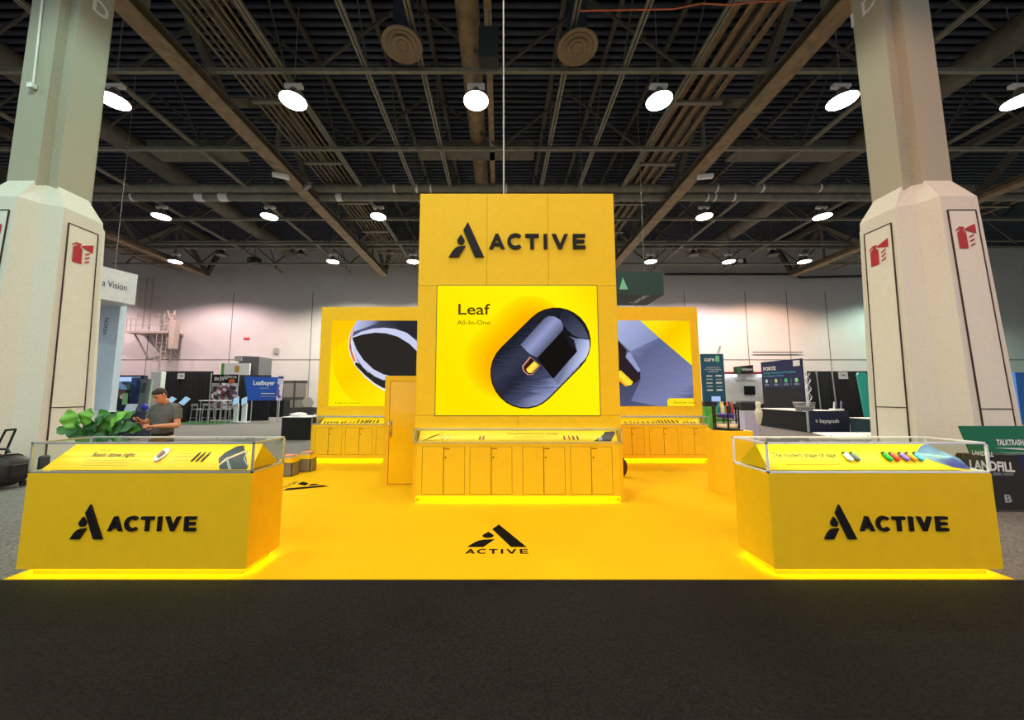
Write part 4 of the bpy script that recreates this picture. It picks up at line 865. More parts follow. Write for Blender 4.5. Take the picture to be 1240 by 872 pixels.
for k, (wv, pyy) in enumerate(((.9, 470.5), (.5, 474), (1.25, 477), (1.4, 480.5))): MB().ext([(X_(303, Y) + .02 * k, Y + .11, Z_(pyy, Y)), (X_(303, Y) + wv, Y + .11 + .18 * wv, Z_(pyy, Y)), (X_(303, Y) + wv, Y + .11 + .18 * wv, Z_(pyy, Y) + .04), (X_(303, Y) + .02 * k, Y + .11, Z_(pyy, Y) + .04)], (0, -.004, 0), FT if k != 2 else WHITE).build('text_line', t)
for x_ in (xa + .45, xb - .05): MB().tube([(x_, Y + .3, 0), (x_, Y + .3, zt - .1)], .025, ALU, 6).build('pole', t)
Y = 21.3; t = thing('narrow_poster', (X_(338, Y), Y, 0), 'narrow white poster with purple pictures right of the blue banner', 'poster')
MB().ext([(X_(334.5, Y), Y, Z_(485, Y)), (X_(341, Y), Y, Z_(485, Y)), (X_(342, Y), Y, Z_(455, Y)), (X_(335.5, Y), Y, Z_(455, Y))], (0, .04, 0), mosaic('poster_mosaic', [(220, 214, 236), (210, 204, 230), (230, 224, 240), (120, 90, 160)], 2)).build('panel', t)
MB().box(X_(335.7, Y), X_(341.5, Y), Y - .01, Y, Z_(458.5, Y), Z_(455.8, Y), mat('poster_navy', (60, 70, 130), .5)).build('header', t)
MB().tube([(X_(338, Y), Y + .06, 0), (X_(338, Y), Y + .06, Z_(470, Y))], .03, ALU, 6).build('pole', t)
Y = 26; t = thing('booth_sign_wall', (X_(284, Y), Y, 0), 'white sign wall with green stripe above the photo backdrop', 'booth wall')
MB().box(X_(266, Y), X_(300, Y), Y, Y + .1, 0, Z_(440, Y), WHITE).build('panel', t); MB().box(X_(265.5, Y), X_(269, Y), Y - .02, Y, 0, Z_(440, Y), mat('stripe_green', (80, 170, 70), .5)).build('stripe', t)
MB().box(X_(282, Y), X_(287.5, Y), Y - .02, Y, Z_(451, Y), Z_(443, Y), mat('emblem_gold', (190, 150, 60), .4)).build('emblem', t)
Y = 26.5; MB().ext([(X_(286, Y), Y, 0), (X_(311, Y), Y, 0), (X_(311, Y), Y, Z_(432, Y)), (X_(286, Y), Y, Z_(431, Y))], (0, 1.5, 0), mat('booth_grey', (98, 98, 102), .7)).build('booth_tower', label='tall plain grey booth tower behind the white sign wall', cat='booth wall')
MB().box(X_(281, Y), X_(290, Y), Y - .05, Y + .6, Z_(437, Y), Z_(431.5, Y), mat('booth_grey_light', (160, 162, 158), .7)).build('booth_canopy', label='light grey top beside the plain grey booth tower', cat='booth wall')
# exit doors and threshold
for i, (a, b) in enumerate(((343, 355.5), (357.5, 370))):
    Y = 31.9; m = MB(); DG_ = mat('exit_door_grey', (120, 118, 112), .6)
    m.box(X_(a, Y), X_(b, Y), Y - .05, Y + .05, .1, Z_(462, Y), DG_); m.box(X_(a, Y), X_(b, Y), Y - .09, Y - .05, 1.25, 1.4, mat('panic_bar', (70, 70, 68), .4)); m.box(X_(a, Y) - .1, X_(a, Y), Y - .1, Y + .05, 0, Z_(461, Y), mat('door_frame_dark', (60, 60, 60), .6)); m.box(X_(a, Y) - .1, X_(b, Y) + .1, Y - .1, Y + .05, Z_(463, Y), Z_(461, Y), MATS['door_frame_dark'])
    m.build('door_%d' % (i + 1), kind='structure')
MB().box(X_(343, 31), X_(400, 31), 31.2, 31.9, 0, .5, mat('dark_base', (46, 46, 46), .8)).build('baseboard_back', kind='structure')
t = thing('cart_wheel', (X_(371, 29), 29, 0), 'grey round wheeled cart beside the exit doors', 'cart')
p = P(373, 487, 29); M = Matrix.Translation(p) @ Matrix.Rotation(R(90), 4, 'X'); MB(M).lathe([(.42, -.05), (.46, 0), (.42, .05)], (0, 0, 0), mat('cart_grey', (150, 148, 140), .5), 20).build('wheel', t)
MB().box(p.x - .4, p.x + .5, 28.9, 29.1, 0, .62, MATS['dark_base'], .03).build('base', t)
# counters and tables among the booths
table('skirted_table', 'black draped table in front of the exit doors', X_(311, 26), X_(344, 26), 26, 26.8, 1.24, DRAPE, BLK)
Y = 22.6; table('skirted_table', 'black draped low counter behind the white kiosks', X_(287, Y), X_(308, Y), Y + .2, Y + .8, 1.2, DRAPE, BLK)
table('skirted_table', 'black draped counter with white top beside the left rear screen', X_(343, 12.9), X_(377, 12.9), 12.9, 13.7, .83, DRAPE)
p = P(362, 504, 13.3); MB().lathe([(.26, 0), (.28, .03), (.24, .1), (.1, .13)], (p.x, 13.3, .83), WHITE, 20).build('round_tray', label='white round lidded tray on the black counter beside the left rear screen', cat='tray')
def kiosk(px, Y, white, label, lean):
    X = X_(px, Y); t = thing('tablet_kiosk', (X, Y, 0), label, 'kiosk', 'tablet kiosks at the left booths')
    c = mat('kiosk_white', (216, 224, 228), .5) if white else KB
    MB().box(X - .13, X + .13, Y - .04, Y + .08, .03, 1.1, c, .01).build('stand', t); MB().box(X - .25, X + .25, Y - .2, Y + .25, 0, .03, c).build('base', t)
    M = Matrix.Translation((X, Y - .05, 1.25)) @ Matrix.Rotation(lean, 4, 'Y') @ Matrix.Rotation(R(-30), 4, 'X')
    tb_ = MB(M).box(-.17, .17, -.015, .015, -.25, .25, WHITE, .005).build('tablet', t); MB(M).box(-.15, .15, -.02, -.0155, -.22, .22, glow('tablet_blue', (150, 200, 236), 1)).build('display', tb_)
kiosk(208, 21.4, False, 'black tablet kiosk directly behind the man\'s shoulder', R(25)); kiosk(225, 21.2, False, 'black tablet kiosk to the right of the man', R(25))
kiosk(287, 21.4, True, 'white tablet kiosk, left one of the pair by the blue banner', R(-25)); kiosk(297, 21.2, True, 'white tablet kiosk, right one of the pair by the blue banner', R(-25))
MB().box(X_(232, 21.5), X_(292, 21.5), 19.6, 21.95, 0, .02, mat('turf', (50, 120, 60), .9, var=.4, scale=30, bump=.5)).build('turf_rug', label='green turf rug under the table and stools of the photo booth', cat='rug')
Y = 20.8; t = thing('cafe_table', (X_(262, Y), Y, .02), 'white high table in front of the photo collage', 'table')
MB().box(X_(247, Y), X_(276, Y), Y - .35, Y + .35, 1.26, 1.3, WHITE, .01).build('tabletop', t)
for px in (249, 274):
    for dy in (-.3, .3): MB().tube([(X_(px, Y), Y + dy, .02), (X_(px, Y), Y + dy, 1.26)], .02, ALU, 6).build('leg', t)
st0 = None
for i, px in enumerate((240, 251, 262, 272)):
    X = X_(px, 20.0); lab = 'grey high stool at the white table, %s from the left' % ORD[i]
    if st0 is None:
        st0 = thing('high_stool', (X, 20.0, .02), lab, 'stool', 'stools at the white high table')
        GS = mat('stool_grey', (140, 142, 144), .5)
        MB().box(X - .2, X + .2, 19.8, 20.2, .78, .83, GS, .015).build('seat', st0); MB().box(X - .19, X + .19, 19.78, 19.82, .98, 1.12, GS, .015).build('backrest', st0)
        for a, b in ((-1, -1), (1, -1), (-1, 1), (1, 1)): MB().tube([(X + a * .2, 20 + b * .2, .02), (X + a * .15, 20 + b * .15, .8 if b > 0 else 1.0)], .014, ALU, 6).build('leg', st0)
        MB().tube([(X - .18, 19.82, .35), (X + .18, 19.82, .35)], .012, ALU, 6).build('footrest', st0)
    else: clone(st0, (X, 20.0 + .15 * (i % 2), .02), lab)
# service ladder and platform on the back wall
LB = mat('beige_steel', (172, 162, 150), .6); Y = 31.0
def ladder(px0, px1, pz0, pz1, label, Y=31.2):
    t = thing('wall_ladder', (X_((px0 + px1) / 2, Y), Y, Z_(pz1, Y)), label, 'ladder', 'service ladders on the back wall'); x0, x1, z0, z1 = X_(px0, Y, 380), X_(px1, Y, 380), Z_(pz1, Y), Z_(pz0, Y)
    for x in (x0, x1): MB().box(x - .04, x + .04, Y - .04, Y + .04, z0, z1, LB).build('rail', t)
    m = MB(); z = z0 + .3
    while z < z1: m.tube([(x0, Y, z), (x1, Y, z)], .02, LB, 5); z += .33
    m.build('rungs', t)
    m = MB(); z = z0 + 1.0
    while z < z1: m.tube([(x0, Y, z), (x0 - .05, Y - .5, z), (x0 + .25, Y - .75, z), (x1 - .25 + .1, Y - .75, z), (x1 + .05, Y - .5, z), (x1, Y, z)], .02, LB, 5); z += .8
    for x, yy in ((x0, Y - .5), (x0 + .25, Y - .75), (x1 - .15, Y - .75), (x1, Y - .5)): m.tube([(x, yy, z0 + 1), (x, yy, z1 - .3)], .02, LB, 5)
    m.build('safety_cage', t)
    return t
ladder(174, 182, 336, 398, 'upper caged service ladder above the wall platform'); ladder(199, 211, 378, 452, 'lower caged service ladder behind the wall platform')
t = thing('wall_platform', (X_(184, Y), 31, Z_(404, 31)), 'beige steel service platform high on the back wall at the left', 'platform')
zp = Z_(403, 31); xa, xb = X_(161, 31, 400), X_(211, 31, 400)
MB().box(xa, xb, 30.4, 32, zp - .12, zp + .05, LB).build('deck', t)
m = MB()
for px in (161, 166, 172, 211): m.tube([(X_(px, 31, 395), 30.45, zp), (X_(px, 31, 395), 30.45, zp + 1.15)], .03, LB, 6)
m.tube([(xa, 30.45, zp + 1.15), (xb, 30.45, zp + 1.15)], .03, LB, 6); m.tube([(xa, 30.45, zp + .6), (xb, 30.45, zp + .6)], .025, LB, 6); m.build('guard_rail', t)
for px in (170, 188, 206): MB().bar((X_(px, 31, 400), 30.5, zp - .1), (X_(px, 31, 400), 31.95, zp - 2.2), .1, .1, LB).build('bracket', t)
t = thing('wrapped_hoist', (X_(206, 30.4), 30.4, Z_(424, 30.4)), 'beige wrapped hoist hanging at the right end of the wall platform', 'hoist'); p = P(206, 400, 30.4)
MB().ext([P(203, 422, 30.3), P(209, 422, 30.3), P(213, 388, 30.3), P(206, 385, 30.3)], (0, .5, 0), LB).build('cover', t)
for a, b in (((203, 376), (206, 386)), ((212, 376), (209, 386)), ((205, 380), (213, 382))): MB().bar(P(*a, 30.4), P(*b, 30.4), .1, .1, LB).build('arm', t)
p = P(334, 425, 31.9); MB().box(p.x - .15, p.x + .15, 31.8, 32, p.z - .3, p.z + .3, mat('horn_grey', (150, 150, 146), .5), .05).build('wall_fixture', label='small grey fixture on the back wall above the exit doors', cat='wall fixture')
p = P(298, 410, 31.9); MB().box(p.x - .25, p.x + .25, 31.9, 32, p.z - .1, p.z + .1, mat('exit_red', (200, 60, 60), .5), .02).build('wall_fixture', label='small red fixture on the back wall left of the tower', cat='wall fixture')
MB().tube([P(912, 426.5, 31.8), P(972, 426.5, 31.8)], .05, SEAMW, 6).build('wall_conduit', label='thin horizontal conduit on the back wall above the right banners', cat='conduit')

# ------------------------------------------------------------------ background, right half
DGN = mat('dark_green_sign', (22, 52, 46), .6)
t = thing('hanging_sign', (5.4, 14.8, 4.01 + 1.62), 'dark green hanging sign box right of the yellow tower top', 'hanging sign')
zb = 5.63; zt = Z_(329, 14)
MB().box(1.5, 6.63, 14, 15.7, zb, zt, DGN).build('box', t)
o_ = P(770, 367, 14.0 * (4.01 / ((430 * SP + (436 - 367) * CP) / (430 * CP - (436 - 367) * SP)) / 14.0)); o_.z = zb - .006
e_ = P(786, 358.5, 14.12); e_.z = zb - .006; dd = (e_ - o_)
o_.y = min(o_.y, 15.5)
dd = Vector((e_.x - o_.x, e_.y - o_.y, 0)); yd = Vector((-dd.y, dd.x, 0)) * -1
MB().text('Loram', o_, dd, Vector((dd.y, -dd.x, 0)), .32, WHITE, .02, 'LEFT', dd.length).build('lettering', t, label='white lettering on the underside')
p = P(748.5, 346, 13.98); MB().poly([(p.x + .05, 13.99, p.z - .15), (p.x + .4, 13.99, p.z - .15), (p.x + .2, 13.99, p.z + .35)], mat('pale_mark', (120, 190, 150), .5)).build('emblem', t)
for x_, y_ in ((3.5, 14.3), (6.0, 14.3)): MB().tube([(x_, y_, zt), (x_, y_, 15.4)], .012, STEELG, 5).build('hanging_wire', t)
# tall teal-blue banner
Y = 16.0; t = thing('display_banner', (X_(866, Y), Y, 0), 'tall dark teal banner right of the right rear screen', 'banner'); xa, xb = X_(852, Y), X_(879, Y); zt = Z_(428.5, Y)
MB().box(xa, xb, Y, Y + .12, .0, zt, mat('banner_teal', (22, 82, 104), .5, var=.2, scale=1.2), .01).build('panel', t)
MB().text('cure', (X_(855, Y), Y - .012, Z_(437.5, Y)), (1, 0, 0), (0, 0, 1), .2, WHITE, .02, 'LEFT', .46).build('lettering', t); MB().text('8', (X_(868.5, Y), Y - .012, Z_(438, Y)), (1, 0, 0), (0, 0, 1), .27, mat('mint', (130, 220, 160), .5), .03).build('lettering', t, label='mint green numeral')
for k, s_ in enumerate(('Supporting You', 'For Today, Nightly', 'Everywhere')): MB().text(s_, (X_(865, Y), Y - .012, Z_(445.5 + k * 2.6, Y)), (1, 0, 0), (0, 0, 1), .06, WHITE, .005, 'CENTER', (.6, .72, .45)[k]).build('text_line', t)
for r_ in range(5):
    for c_ in range(2):
        x_ = X_(856.5 + c_ * 11.5, Y); z_ = Z_(456 + r_ * 4.3, Y); MB().box(x_, x_ + .27, Y - .006, Y, z_, z_ + .05 + .02 * ((r_ + c_) % 2), FT if r_ % 2 else WHITE).build('partner_mark', t)
MB().box(X_(861.5, Y), X_(872, Y), Y - .02, Y, Z_(486, Y), Z_(480, Y), glow('laptop_lilac', (176, 196, 244), 1)).build('screen', t)
MB().ext([P(868, 428, Y), P(871, 428, Y), P(874, 419, Y), P(871.5, 419, Y)], (0, .03, 0), WHITE).build('tag', t)
MB().box(X_(853.5, 15.6), X_(884, 15.6), 15.6, 15.9, Z_(492.5, 15.6), Z_(486.5, 15.6), KB, .02).build('sound_bar', label='black low box below the teal banner', cat='box')
Y = 15.5; t = thing('booth_counter', (X_(866, Y), Y, 0), 'bright green leaf-patterned counter below the teal banner', 'counter')
MB().box(X_(853, Y), X_(884, Y), Y, Y + .5, 0, Z_(492.5, Y), mat('lime_panel', (86, 176, 60), .5, var=.3, scale=3), .01).build('panel', t)
for k in range(4): MB().bar((X_(856 + k * 5, Y), Y - .004, .55 + .1 * k), (X_(864 + k * 5, Y), Y - .004, .95 - .02 * k), .02, .006, mat('lime_light', (150, 214, 110), .5)).build('leaf_line', t)
# white booth wall
Y = 24.0; t = thing('booth_wall', (X_(902, Y), Y, 0), 'white booth wall with red rim and dark television', 'booth wall')
MB().box(X_(878, Y), X_(928, Y), Y, Y + .1, 0, Z_(452, Y), mat('booth_white', (220, 222, 222), .6)).build('panel', t); MB().box(X_(878, Y), X_(928, Y), Y - .1, Y + .1, Z_(453, Y), Z_(450.5, Y), mat('booth_red', (140, 30, 40), .6)).build('rim', t)
for px in (888, 919, 880.5): MB().box(X_(px, Y), X_(px + 2, Y), Y - .3, Y - .1, Z_(456.5, Y), Z_(454, Y), glow('booth_spot', (240, 248, 255), 5)).build('spot_light', t)
MB().box(X_(892, Y), X_(916, Y), Y - .06, Y, Z_(461, Y), Z_(460.3, Y), ALU).build('rail', t)
MB().box(X_(878, Y), X_(935, Y), Y - .9, Y - .2, 0, Z_(489, Y), BLK).build('counter', t, label='black counter')
MB().box(X_(901, Y), X_(914, Y), Y - .1, Y - .02, Z_(478, Y), Z_(467.5, Y), KB, .02).build('television', label='black television on the white booth wall', cat='television')
Y = 23.4; t = thing('booth_sign', (X_(904, Y), Y, Z_(452, Y)), 'small dark booth sign with green leaf mark above the white booth wall', 'sign')
MB().ext([(X_(894, Y), Y, Z_(452.5, Y)), (X_(914.5, Y), Y, Z_(451.5, Y)), (X_(914.5, Y), Y, Z_(442, Y)), (X_(894, Y), Y, Z_(444, Y))], (0, .3, 0), mat('sign_black', (28, 24, 24), .6)).build('panel', t)
MB().ext([(X_(894.3, Y), Y - .01, Z_(452, Y)), (X_(899, Y), Y - .01, Z_(451.8, Y)), (X_(899, Y), Y - .01, Z_(444, Y)), (X_(894.3, Y), Y - .01, Z_(444.4, Y))], (0, -.01, 0), mat('sign_green', (50, 120, 70), .5)).build('emblem', t)
MB().text('Wildseed', (X_(900, Y), Y - .012, Z_(449, Y)), (1, 0, .04), (0, 0, 1), .17, WHITE, .02, 'LEFT', .72).build('lettering', t)
# navy FORTE banner standing along the aisle
zt = 3.53; a = Vector((15.5, 21, 0)); b = Vector((15.95, 18.7, 0)); d = (b - a).normalized(); nn = Vector((-1, -.196, 0)).normalized(); L_ = (b - a).length
t = thing('display_banner', (15.7, 19.85, 0), 'navy banner with round green icons behind the long black table', 'banner')
MB().ext([a, b, b + Vector((0, 0, zt)), a + Vector((0, 0, zt))], -nn * .1, mat('banner_navy', (20, 30, 78), .5, var=.1)).build('panel', t)
def on(u, z, k=.012): return a + d * (u * L_) + Vector((0, 0, z)) + nn * k
MB().ext([on(0.02, .1, .004), on(.98, .1, .004), on(.98, 2.0, .004), on(.02, 2.0, .004)], nn * .004, mat('banner_dark', (20, 20, 30), .5, var=.3)).build('lower_panel', t)
MB().text('FORTE', on(.06, 3.02), d, (0, 0, 1), .2, WHITE, .03, 'LEFT', .75).build('lettering', t)
CY = mat('cyan_text', (90, 190, 220), .5)
MB().text('Strategic Planning and Consulting', on(.06, 2.82), d, (0, 0, 1), .1, CY, .005, 'LEFT', 1.85).build('text_line', t); MB().text('for Dispensary Owners', on(.06, 2.65), d, (0, 0, 1), .1, CY, .005, 'LEFT', 1.2).build('text_line', t)
for k in range(4):
    c = on(.13 + k * .245, 2.4); MB().poly([c + d * (.09 * math.cos(q_)) + Vector((0, 0, .12 * math.sin(q_))) for q_ in [j * .524 for j in range(12)]], mat('icon_green%d' % k, ((170, 214, 190), (180, 210, 150), (70, 190, 120), (160, 220, 150))[k], .5)).build('icon', t)
    MB().box(-.15, .15, 0, .01, 0, .02, WHITE)
    for j in range(2): o_ = on(.13 + k * .245, 2.2 - j * .06); MB().ext([o_ - d * .14, o_ + d * .14, o_ + d * .14 + Vector((0, 0, .03)), o_ - d * .14 + Vector((0, 0, .03))], nn * .003, FT).build('text_line', t)
    if k < 3: o_ = on(.25 + k * .245, 2.1); MB().ext([o_, o_ + d * .015, o_ + d * .015 + Vector((0, 0, .42)), o_ + Vector((0, 0, .42))], nn * .003, FT).build('divider', t)
o_ = on(.82, 3.15, .02); m = MB(); m.ext([o_, o_ + d * .36, o_ + d * .36 + Vector((0, 0, .3)), o_ + Vector((0, 0, .3))], nn * .006, WHITE); m.build('number_card', t)
# lattice stand
Y = 18.3; t = thing('lattice_stand', (X_(978, Y), Y, 0), 'tall zigzag aluminium lattice stand right of the navy banner', 'stand'); zz = [P(974, 452, Y), P(982, 452, Y)]
rows_ = [452, 460.5, 471, 481, 492]
for k in range(4):
    l0, r0, l1, r1 = P(974 + k * .8, rows_[k], Y), P(981 + k * .8, rows_[k], Y), P(974.8 + k * .8, rows_[k + 1], Y), P(981.8 + k * .8, rows_[k + 1], Y)
    MB().bar(l0, r1, .03, .03, ALU).build('lattice_bar', t); MB().bar(r0, l1, .03, .03, ALU).build('lattice_bar', t); MB().bar(l0, r0, .025, .025, ALU).build('lattice_bar', t)
for px in (977, 985): MB().tube([(X_(px, Y), Y, 0), (X_(px, Y), Y, Z_(492, Y))], .02, ALU, 6).build('leg', t)
Y = 20.0
drape((X_(980, Y), Y), (X_(1062, Y), Y), Z_(449.5, Y), 'black drape wall left of the right column', group='black booth drapes')
for i, px in enumerate((991, 1010)): MB().tube([(X_(px + 2, Y - .2), Y - .2, 0), (X_(px, Y - .2), Y - .2, Z_(449, Y))], .035, ALU, 8).build('drape_pole', label='silver drape pole on the right black drape, %s one' % ('left', 'right')[i], cat='pole')
Y = 17.0; MB().ext([(X_(1047, Y), Y, .02), (X_(1058, Y), Y, .02), (X_(1052, Y), Y, Z_(451, Y)), (X_(1043, Y), Y, Z_(451, Y)), (X_(1041, Y), Y, Z_(454, Y))], (0, .08, 0), TEAL).build('display_banner', label='narrow teal banner beside the right column', cat='banner')
# long black table with kayapush end
t = thing('long_table', (14.2, 17.2, 0), 'long black draped table with white top and navy front cover', 'table')
f_ = [Vector((13.76, 19, 0)), Vector((13.26, 15.5, 0)), Vector((15.05, 15.5, 0)), Vector((15.4, 19, 0))]
MB().ext([v + Vector((0, 0, .88)) for v in f_], (0, 0, .035), WHITE).build('tabletop', t)
MB().ext([v + Vector((0, 0, .015)) for v in (f_[0] + Vector((.02, 0, 0)), f_[1] + Vector((.02, .02, 0)), f_[2] + Vector((-.02, .02, 0)), f_[3])], (0, 0, .862), DRAPE).build('drape', t)
MB().box(13.28, 15.05, 15.46, 15.515, .02, .925, NAVY, .008).build('front_cover', t, label='navy cloth cover with white lettering')
MB().text('kayapush', (X_(990, 15.45), 15.452, Z_(512, 15.45)), (1, 0, 0), (0, 0, 1), .16, WHITE, .02, 'LEFT', .82).build('lettering', t)
MB().poly([(X_(986.5, 15.45) + .06 * math.cos(q_), 15.452, Z_(510, 15.45) + .08 * math.sin(q_)) for q_ in [j * 1.047 for j in range(6)]], FT).build('emblem', t)
MB().box(13.24, 13.3, 15.44, 15.5, .02, .93, ALU).build('edge_post', t)
t = thing('wire_basket', (X_(972, 15.9), 15.9, .915), 'grey wire basket on the corner of the long black table', 'basket'); xa, xb = X_(965, 15.9), X_(980, 15.9); m = MB()
for k in range(10):
    x_ = xa + (xb - xa) * k / 9; m.tube([(x_, 15.7, .92), (x_ + (x_ - (xa + xb) / 2) * .2, 15.68, 1.28)], .008, STEELG, 4)
for k in range(6): z_ = .93 + .07 * k; m.tube([(xa - .01 * k, 15.69, z_), (xb + .01 * k, 15.69, z_)], .008, ALU, 4); m.tube([(xa - .01 * k, 16.1, z_), (xb + .01 * k, 16.1, z_)], .008, ALU, 4); m.tube([(xa - .01 * k, 15.69, z_), (xa - .01 * k, 16.1, z_)], .008, ALU, 4)
m.build('wire_mesh', t); MB().box(xa + .02, xb - .02, 15.72, 16.08, .918, 1.1, mat('basket_fill', (110, 116, 112), .7), .02).build('contents', t)
p = P(1014, 494, 15.9); m = MB(); m.box(p.x - .22, p.x + .22, 15.8, 16.1, .916, 1.0, WHITE, .02); m.tube([(p.x - .15, 15.9, 1.0), (p.x - .12, 15.9, 1.3)], .03, WHITE, 8); m.tube([(p.x + .16, 15.9, 1.0), (p.x + .2, 15.9, 1.34)], .025, mat('lilac', (150, 140, 200), .5), 8); m.tube([(p.x, 15.9, 1.0), (p.x + .02, 15.9, 1.2)], .04, BLK, 8)
m.build('sample_holder', label='white sample holder with upright pieces on the navy-covered table', cat='holder')
table('skirted_table', 'dark teal draped table with white top beside the right column', X_(1050, 14), X_(1085, 14), 14, 14.8, Z_(507, 14), mat('dark_teal_cloth', (14, 52, 60), .7))
t = thing('folding_table', (8.0, 9.4, 0), 'white folding table edge beyond the right front counter', 'table')
MB().ext([P(984, 523.5, 9.9), P(1075, 523.5, 9.9), P(1068, 531, 9.0), P(1014, 531, 9.0)], (0, 0, -.03), WHITE).build('tabletop', t)
zz = P(1014, 531, 9.0)
for x_, y_ in ((8.35, 9.1), (9.3, 9.1), (8.75, 9.8), (9.7, 9.8)): MB().tube([(x_, y_, 0), (x_, y_, .6)], .018, ALU, 6).build('leg', t)
Y = 11.3; t = thing('booth_counter', (X_(909, Y), Y, 0), 'pale lavender counter behind the black rack of tubes', 'counter'); MB().box(X_(900, Y), X_(918.5, Y), Y, Y + .5, 0, 1.09, mat('lavender', (196, 190, 220), .5), .01).build('body', t); MB().box(X_(899, Y), X_(919, Y), Y - .02, Y + .52, 1.09, 1.11, WHITE).build('top', t)
MB().box(X_(898, Y + .1), X_(917, Y + .1), Y + .1, Y + .45, 1.11, 1.42, KB, .05).build('black_case', label='black case standing on the pale lavender counter', cat='case')
p = P(919, 505, 10.6); MB().lathe([(.03, .75), (.05, .8), (.09, 1.0), (.1, 1.12), (.07, 1.2), (.055, 1.25), (.075, 1.34), (.06, 1.4), (.02, 1.42)], (p.x, 10.6, 0), mat('ivory', (226, 222, 200), .4), 14).tube([(p.x, 10.6, 0), (p.x, 10.6, .76)], .02, ALU, 6).lathe([(.16, 0), (.16, .02)], (p.x, 10.6, 0), ALU, 14).build('display_figure', label='ivory bottle-shaped figure on a thin stand beside the lavender counter', cat='figure')
MB().box(X_(1233, 20), X_(1300, 20), 20, 20.2, .02, Z_(451, 20), mat('sky_blue_banner', (60, 130, 220), .5)).build('display_banner', label='sky blue banner at the far right beyond the right column', cat='banner')

# ------------------------------------------------------------------ litter bins on the right
GRB = mat('bin_green', (16, 112, 80), .5); BBK = mat('bin_black', (30, 28, 28), .45)
Y = 5.75; t = thing('recycling_bin', (7.6, Y + .3, 0), 'black litter bin with tall green back sign at the right edge', 'litter bin')
xa = X_(1158, Y); za, zb = Z_(549, Y), Z_(516, Y)
MB().ext([(xa + .13, Y, za), (xa + 1.7, Y, za), (xa + 1.7, Y, zb), (xa, Y, zb)], (0, .03, 0), GRB).build('sign_board', t)
MB().text('TALKTRASH', (X_(1199, Y), Y - .004, Z_(539, Y)), (1, 0, 0), (0, 0, 1), .085, WHITE, .04, 'LEFT', .43).build('lettering', t)
MB().ext([(X_(1195, Y), Y - .003, Z_(542.5, Y)), (X_(1237, Y), Y - .003, Z_(545.5, Y)), (X_(1228, Y), Y - .003, Z_(542.5, Y))], (0, -.002, 0), WHITE).build('underline', t)
m = MB(); m.box(xa + .2, xa + 1.7, Y - .55, Y - .01, .03, za - .05, BBK, .03); m.build('bin_body', t); MB().rings([[Vector((xa + u, Y - .28 + .3 * math.cos(a_), za - .06 + .12 * math.sin(a_))) for a_ in [math.pi * k / 8 for k in range(9)]] for u in (.18, 1.72)], mat('bin_lid', (50, 96, 84), .5), True, False).build('lid', t)
Y2 = 5.1; t = thing('landfill_bin', (X_(1195, Y2) + .0, Y2 + .2, 0), 'black landfill litter bin with white lettering behind the right front counter', 'litter bin')
xl0 = X_(1156, Y2); xl1 = X_(1222, Y2); zt2 = Z_(549, Y2)
MB().ext([(xl0 + .04, Y2, .03), (xl1 + .12, Y2, .03), (xl1, Y2, zt2 - .03), (xl0, Y2, zt2)], (0, .06, 0), BBK).build('front_panel', t)
MB().box(xl0 + .03, xl1 + .3, Y2 + .06, Y2 + .1, .03, zt2 - .03, mat('bin_navy', (24, 24, 70), .5)).build('side_panel', t)
MB().text('LANDFILL', (X_(1163, Y2), Y2 - .003, Z_(568, Y2)), (1, 0, -.06), (0, 0, 1), .125, WHITE, .035, 'LEFT', X_(1216, Y2) - X_(1163, Y2)).build('lettering', t)
MB().text('LANDFILL', (X_(1168, Y2), Y2 - .003, Z_(549.5, Y2) - .01), (1, 0, -.1), (0, 0, 1), .06, WHITE, .03, 'LEFT', .3).build('lettering', t)
MB().text('food, plastic, returns', (X_(1180, Y2), Y2 - .003, Z_(575, Y2) ), (1, 0, -.03), (0, 0, 1), .05, FT, .01, 'LEFT', .4).build('lettering', t)
MB().text('B', (X_(1199, Y2), Y2 - .003, Z_(608, Y2) ), (1, 0, -.03), (0, 0, 1), .1, FT, .03, 'LEFT', .1).build('lettering', t)

# ------------------------------------------------------------------ duffel bag with trolley handle on the left
BG = mat('duffel_black', (30, 20, 24), .5, var=.3, scale=12, bump=.2, bscale=40); Y = 6.35
p = P(0, 560, Y); t = thing('wheeled_duffel_bag', (p.x, Y, 0), 'black wheeled duffel bag with raised handle in front of the left column', 'bag')
rr = []; cxs = [-.42, -.38, -.25, 0, .2, .32, .385, .4]; rad = [.14, .24, .28, .29, .28, .26, .21, .13]
xc = X_(7, Y)
for u, r_ in zip(cxs, rad): rr.append([Vector((xc + u * 1.02, Y + r_ * .8 * math.copysign(abs(math.cos(a_)) ** .6, math.cos(a_)), .31 + r_ * .9 * math.copysign(abs(math.sin(a_)) ** .65, math.sin(a_)))) for a_ in [2 * math.pi * k / 20 for k in range(20)]])
MB().rings(rr, BG).build('bag_body', t)
m = MB()
for u in (-.2, .18): m.rings([[Vector((xc + u + w_, Y + .3 * .81 * math.copysign(abs(math.cos(a_)) ** .6, math.cos(a_)), .31 + .3 * .92 * math.copysign(abs(math.sin(a_)) ** .65, math.sin(a_)))) for a_ in [2 * math.pi * k / 20 for k in range(20)]] for w_ in (-.02, .02)], KB)
m.build('strap', t); MB().tube([(xc - .3, Y - .17, .46), (xc, Y - .24, .47), (xc + .3, Y - .16, .44)], .01, ALU, 6).build('zip', t, label='silver zip')
MB().tube([(xc - .1, Y, .62), (xc - .05, Y, .67), (xc + .15, Y, .67), (xc + .2, Y, .61)], .02, KB, 8).build('carry_handle', t)
m = MB(); h0, h1, h2, h3 = P(-3, 540, Y + .2), P(7, 521, Y + .2), P(19, 520, Y + .2), P(8, 545, Y + .2)
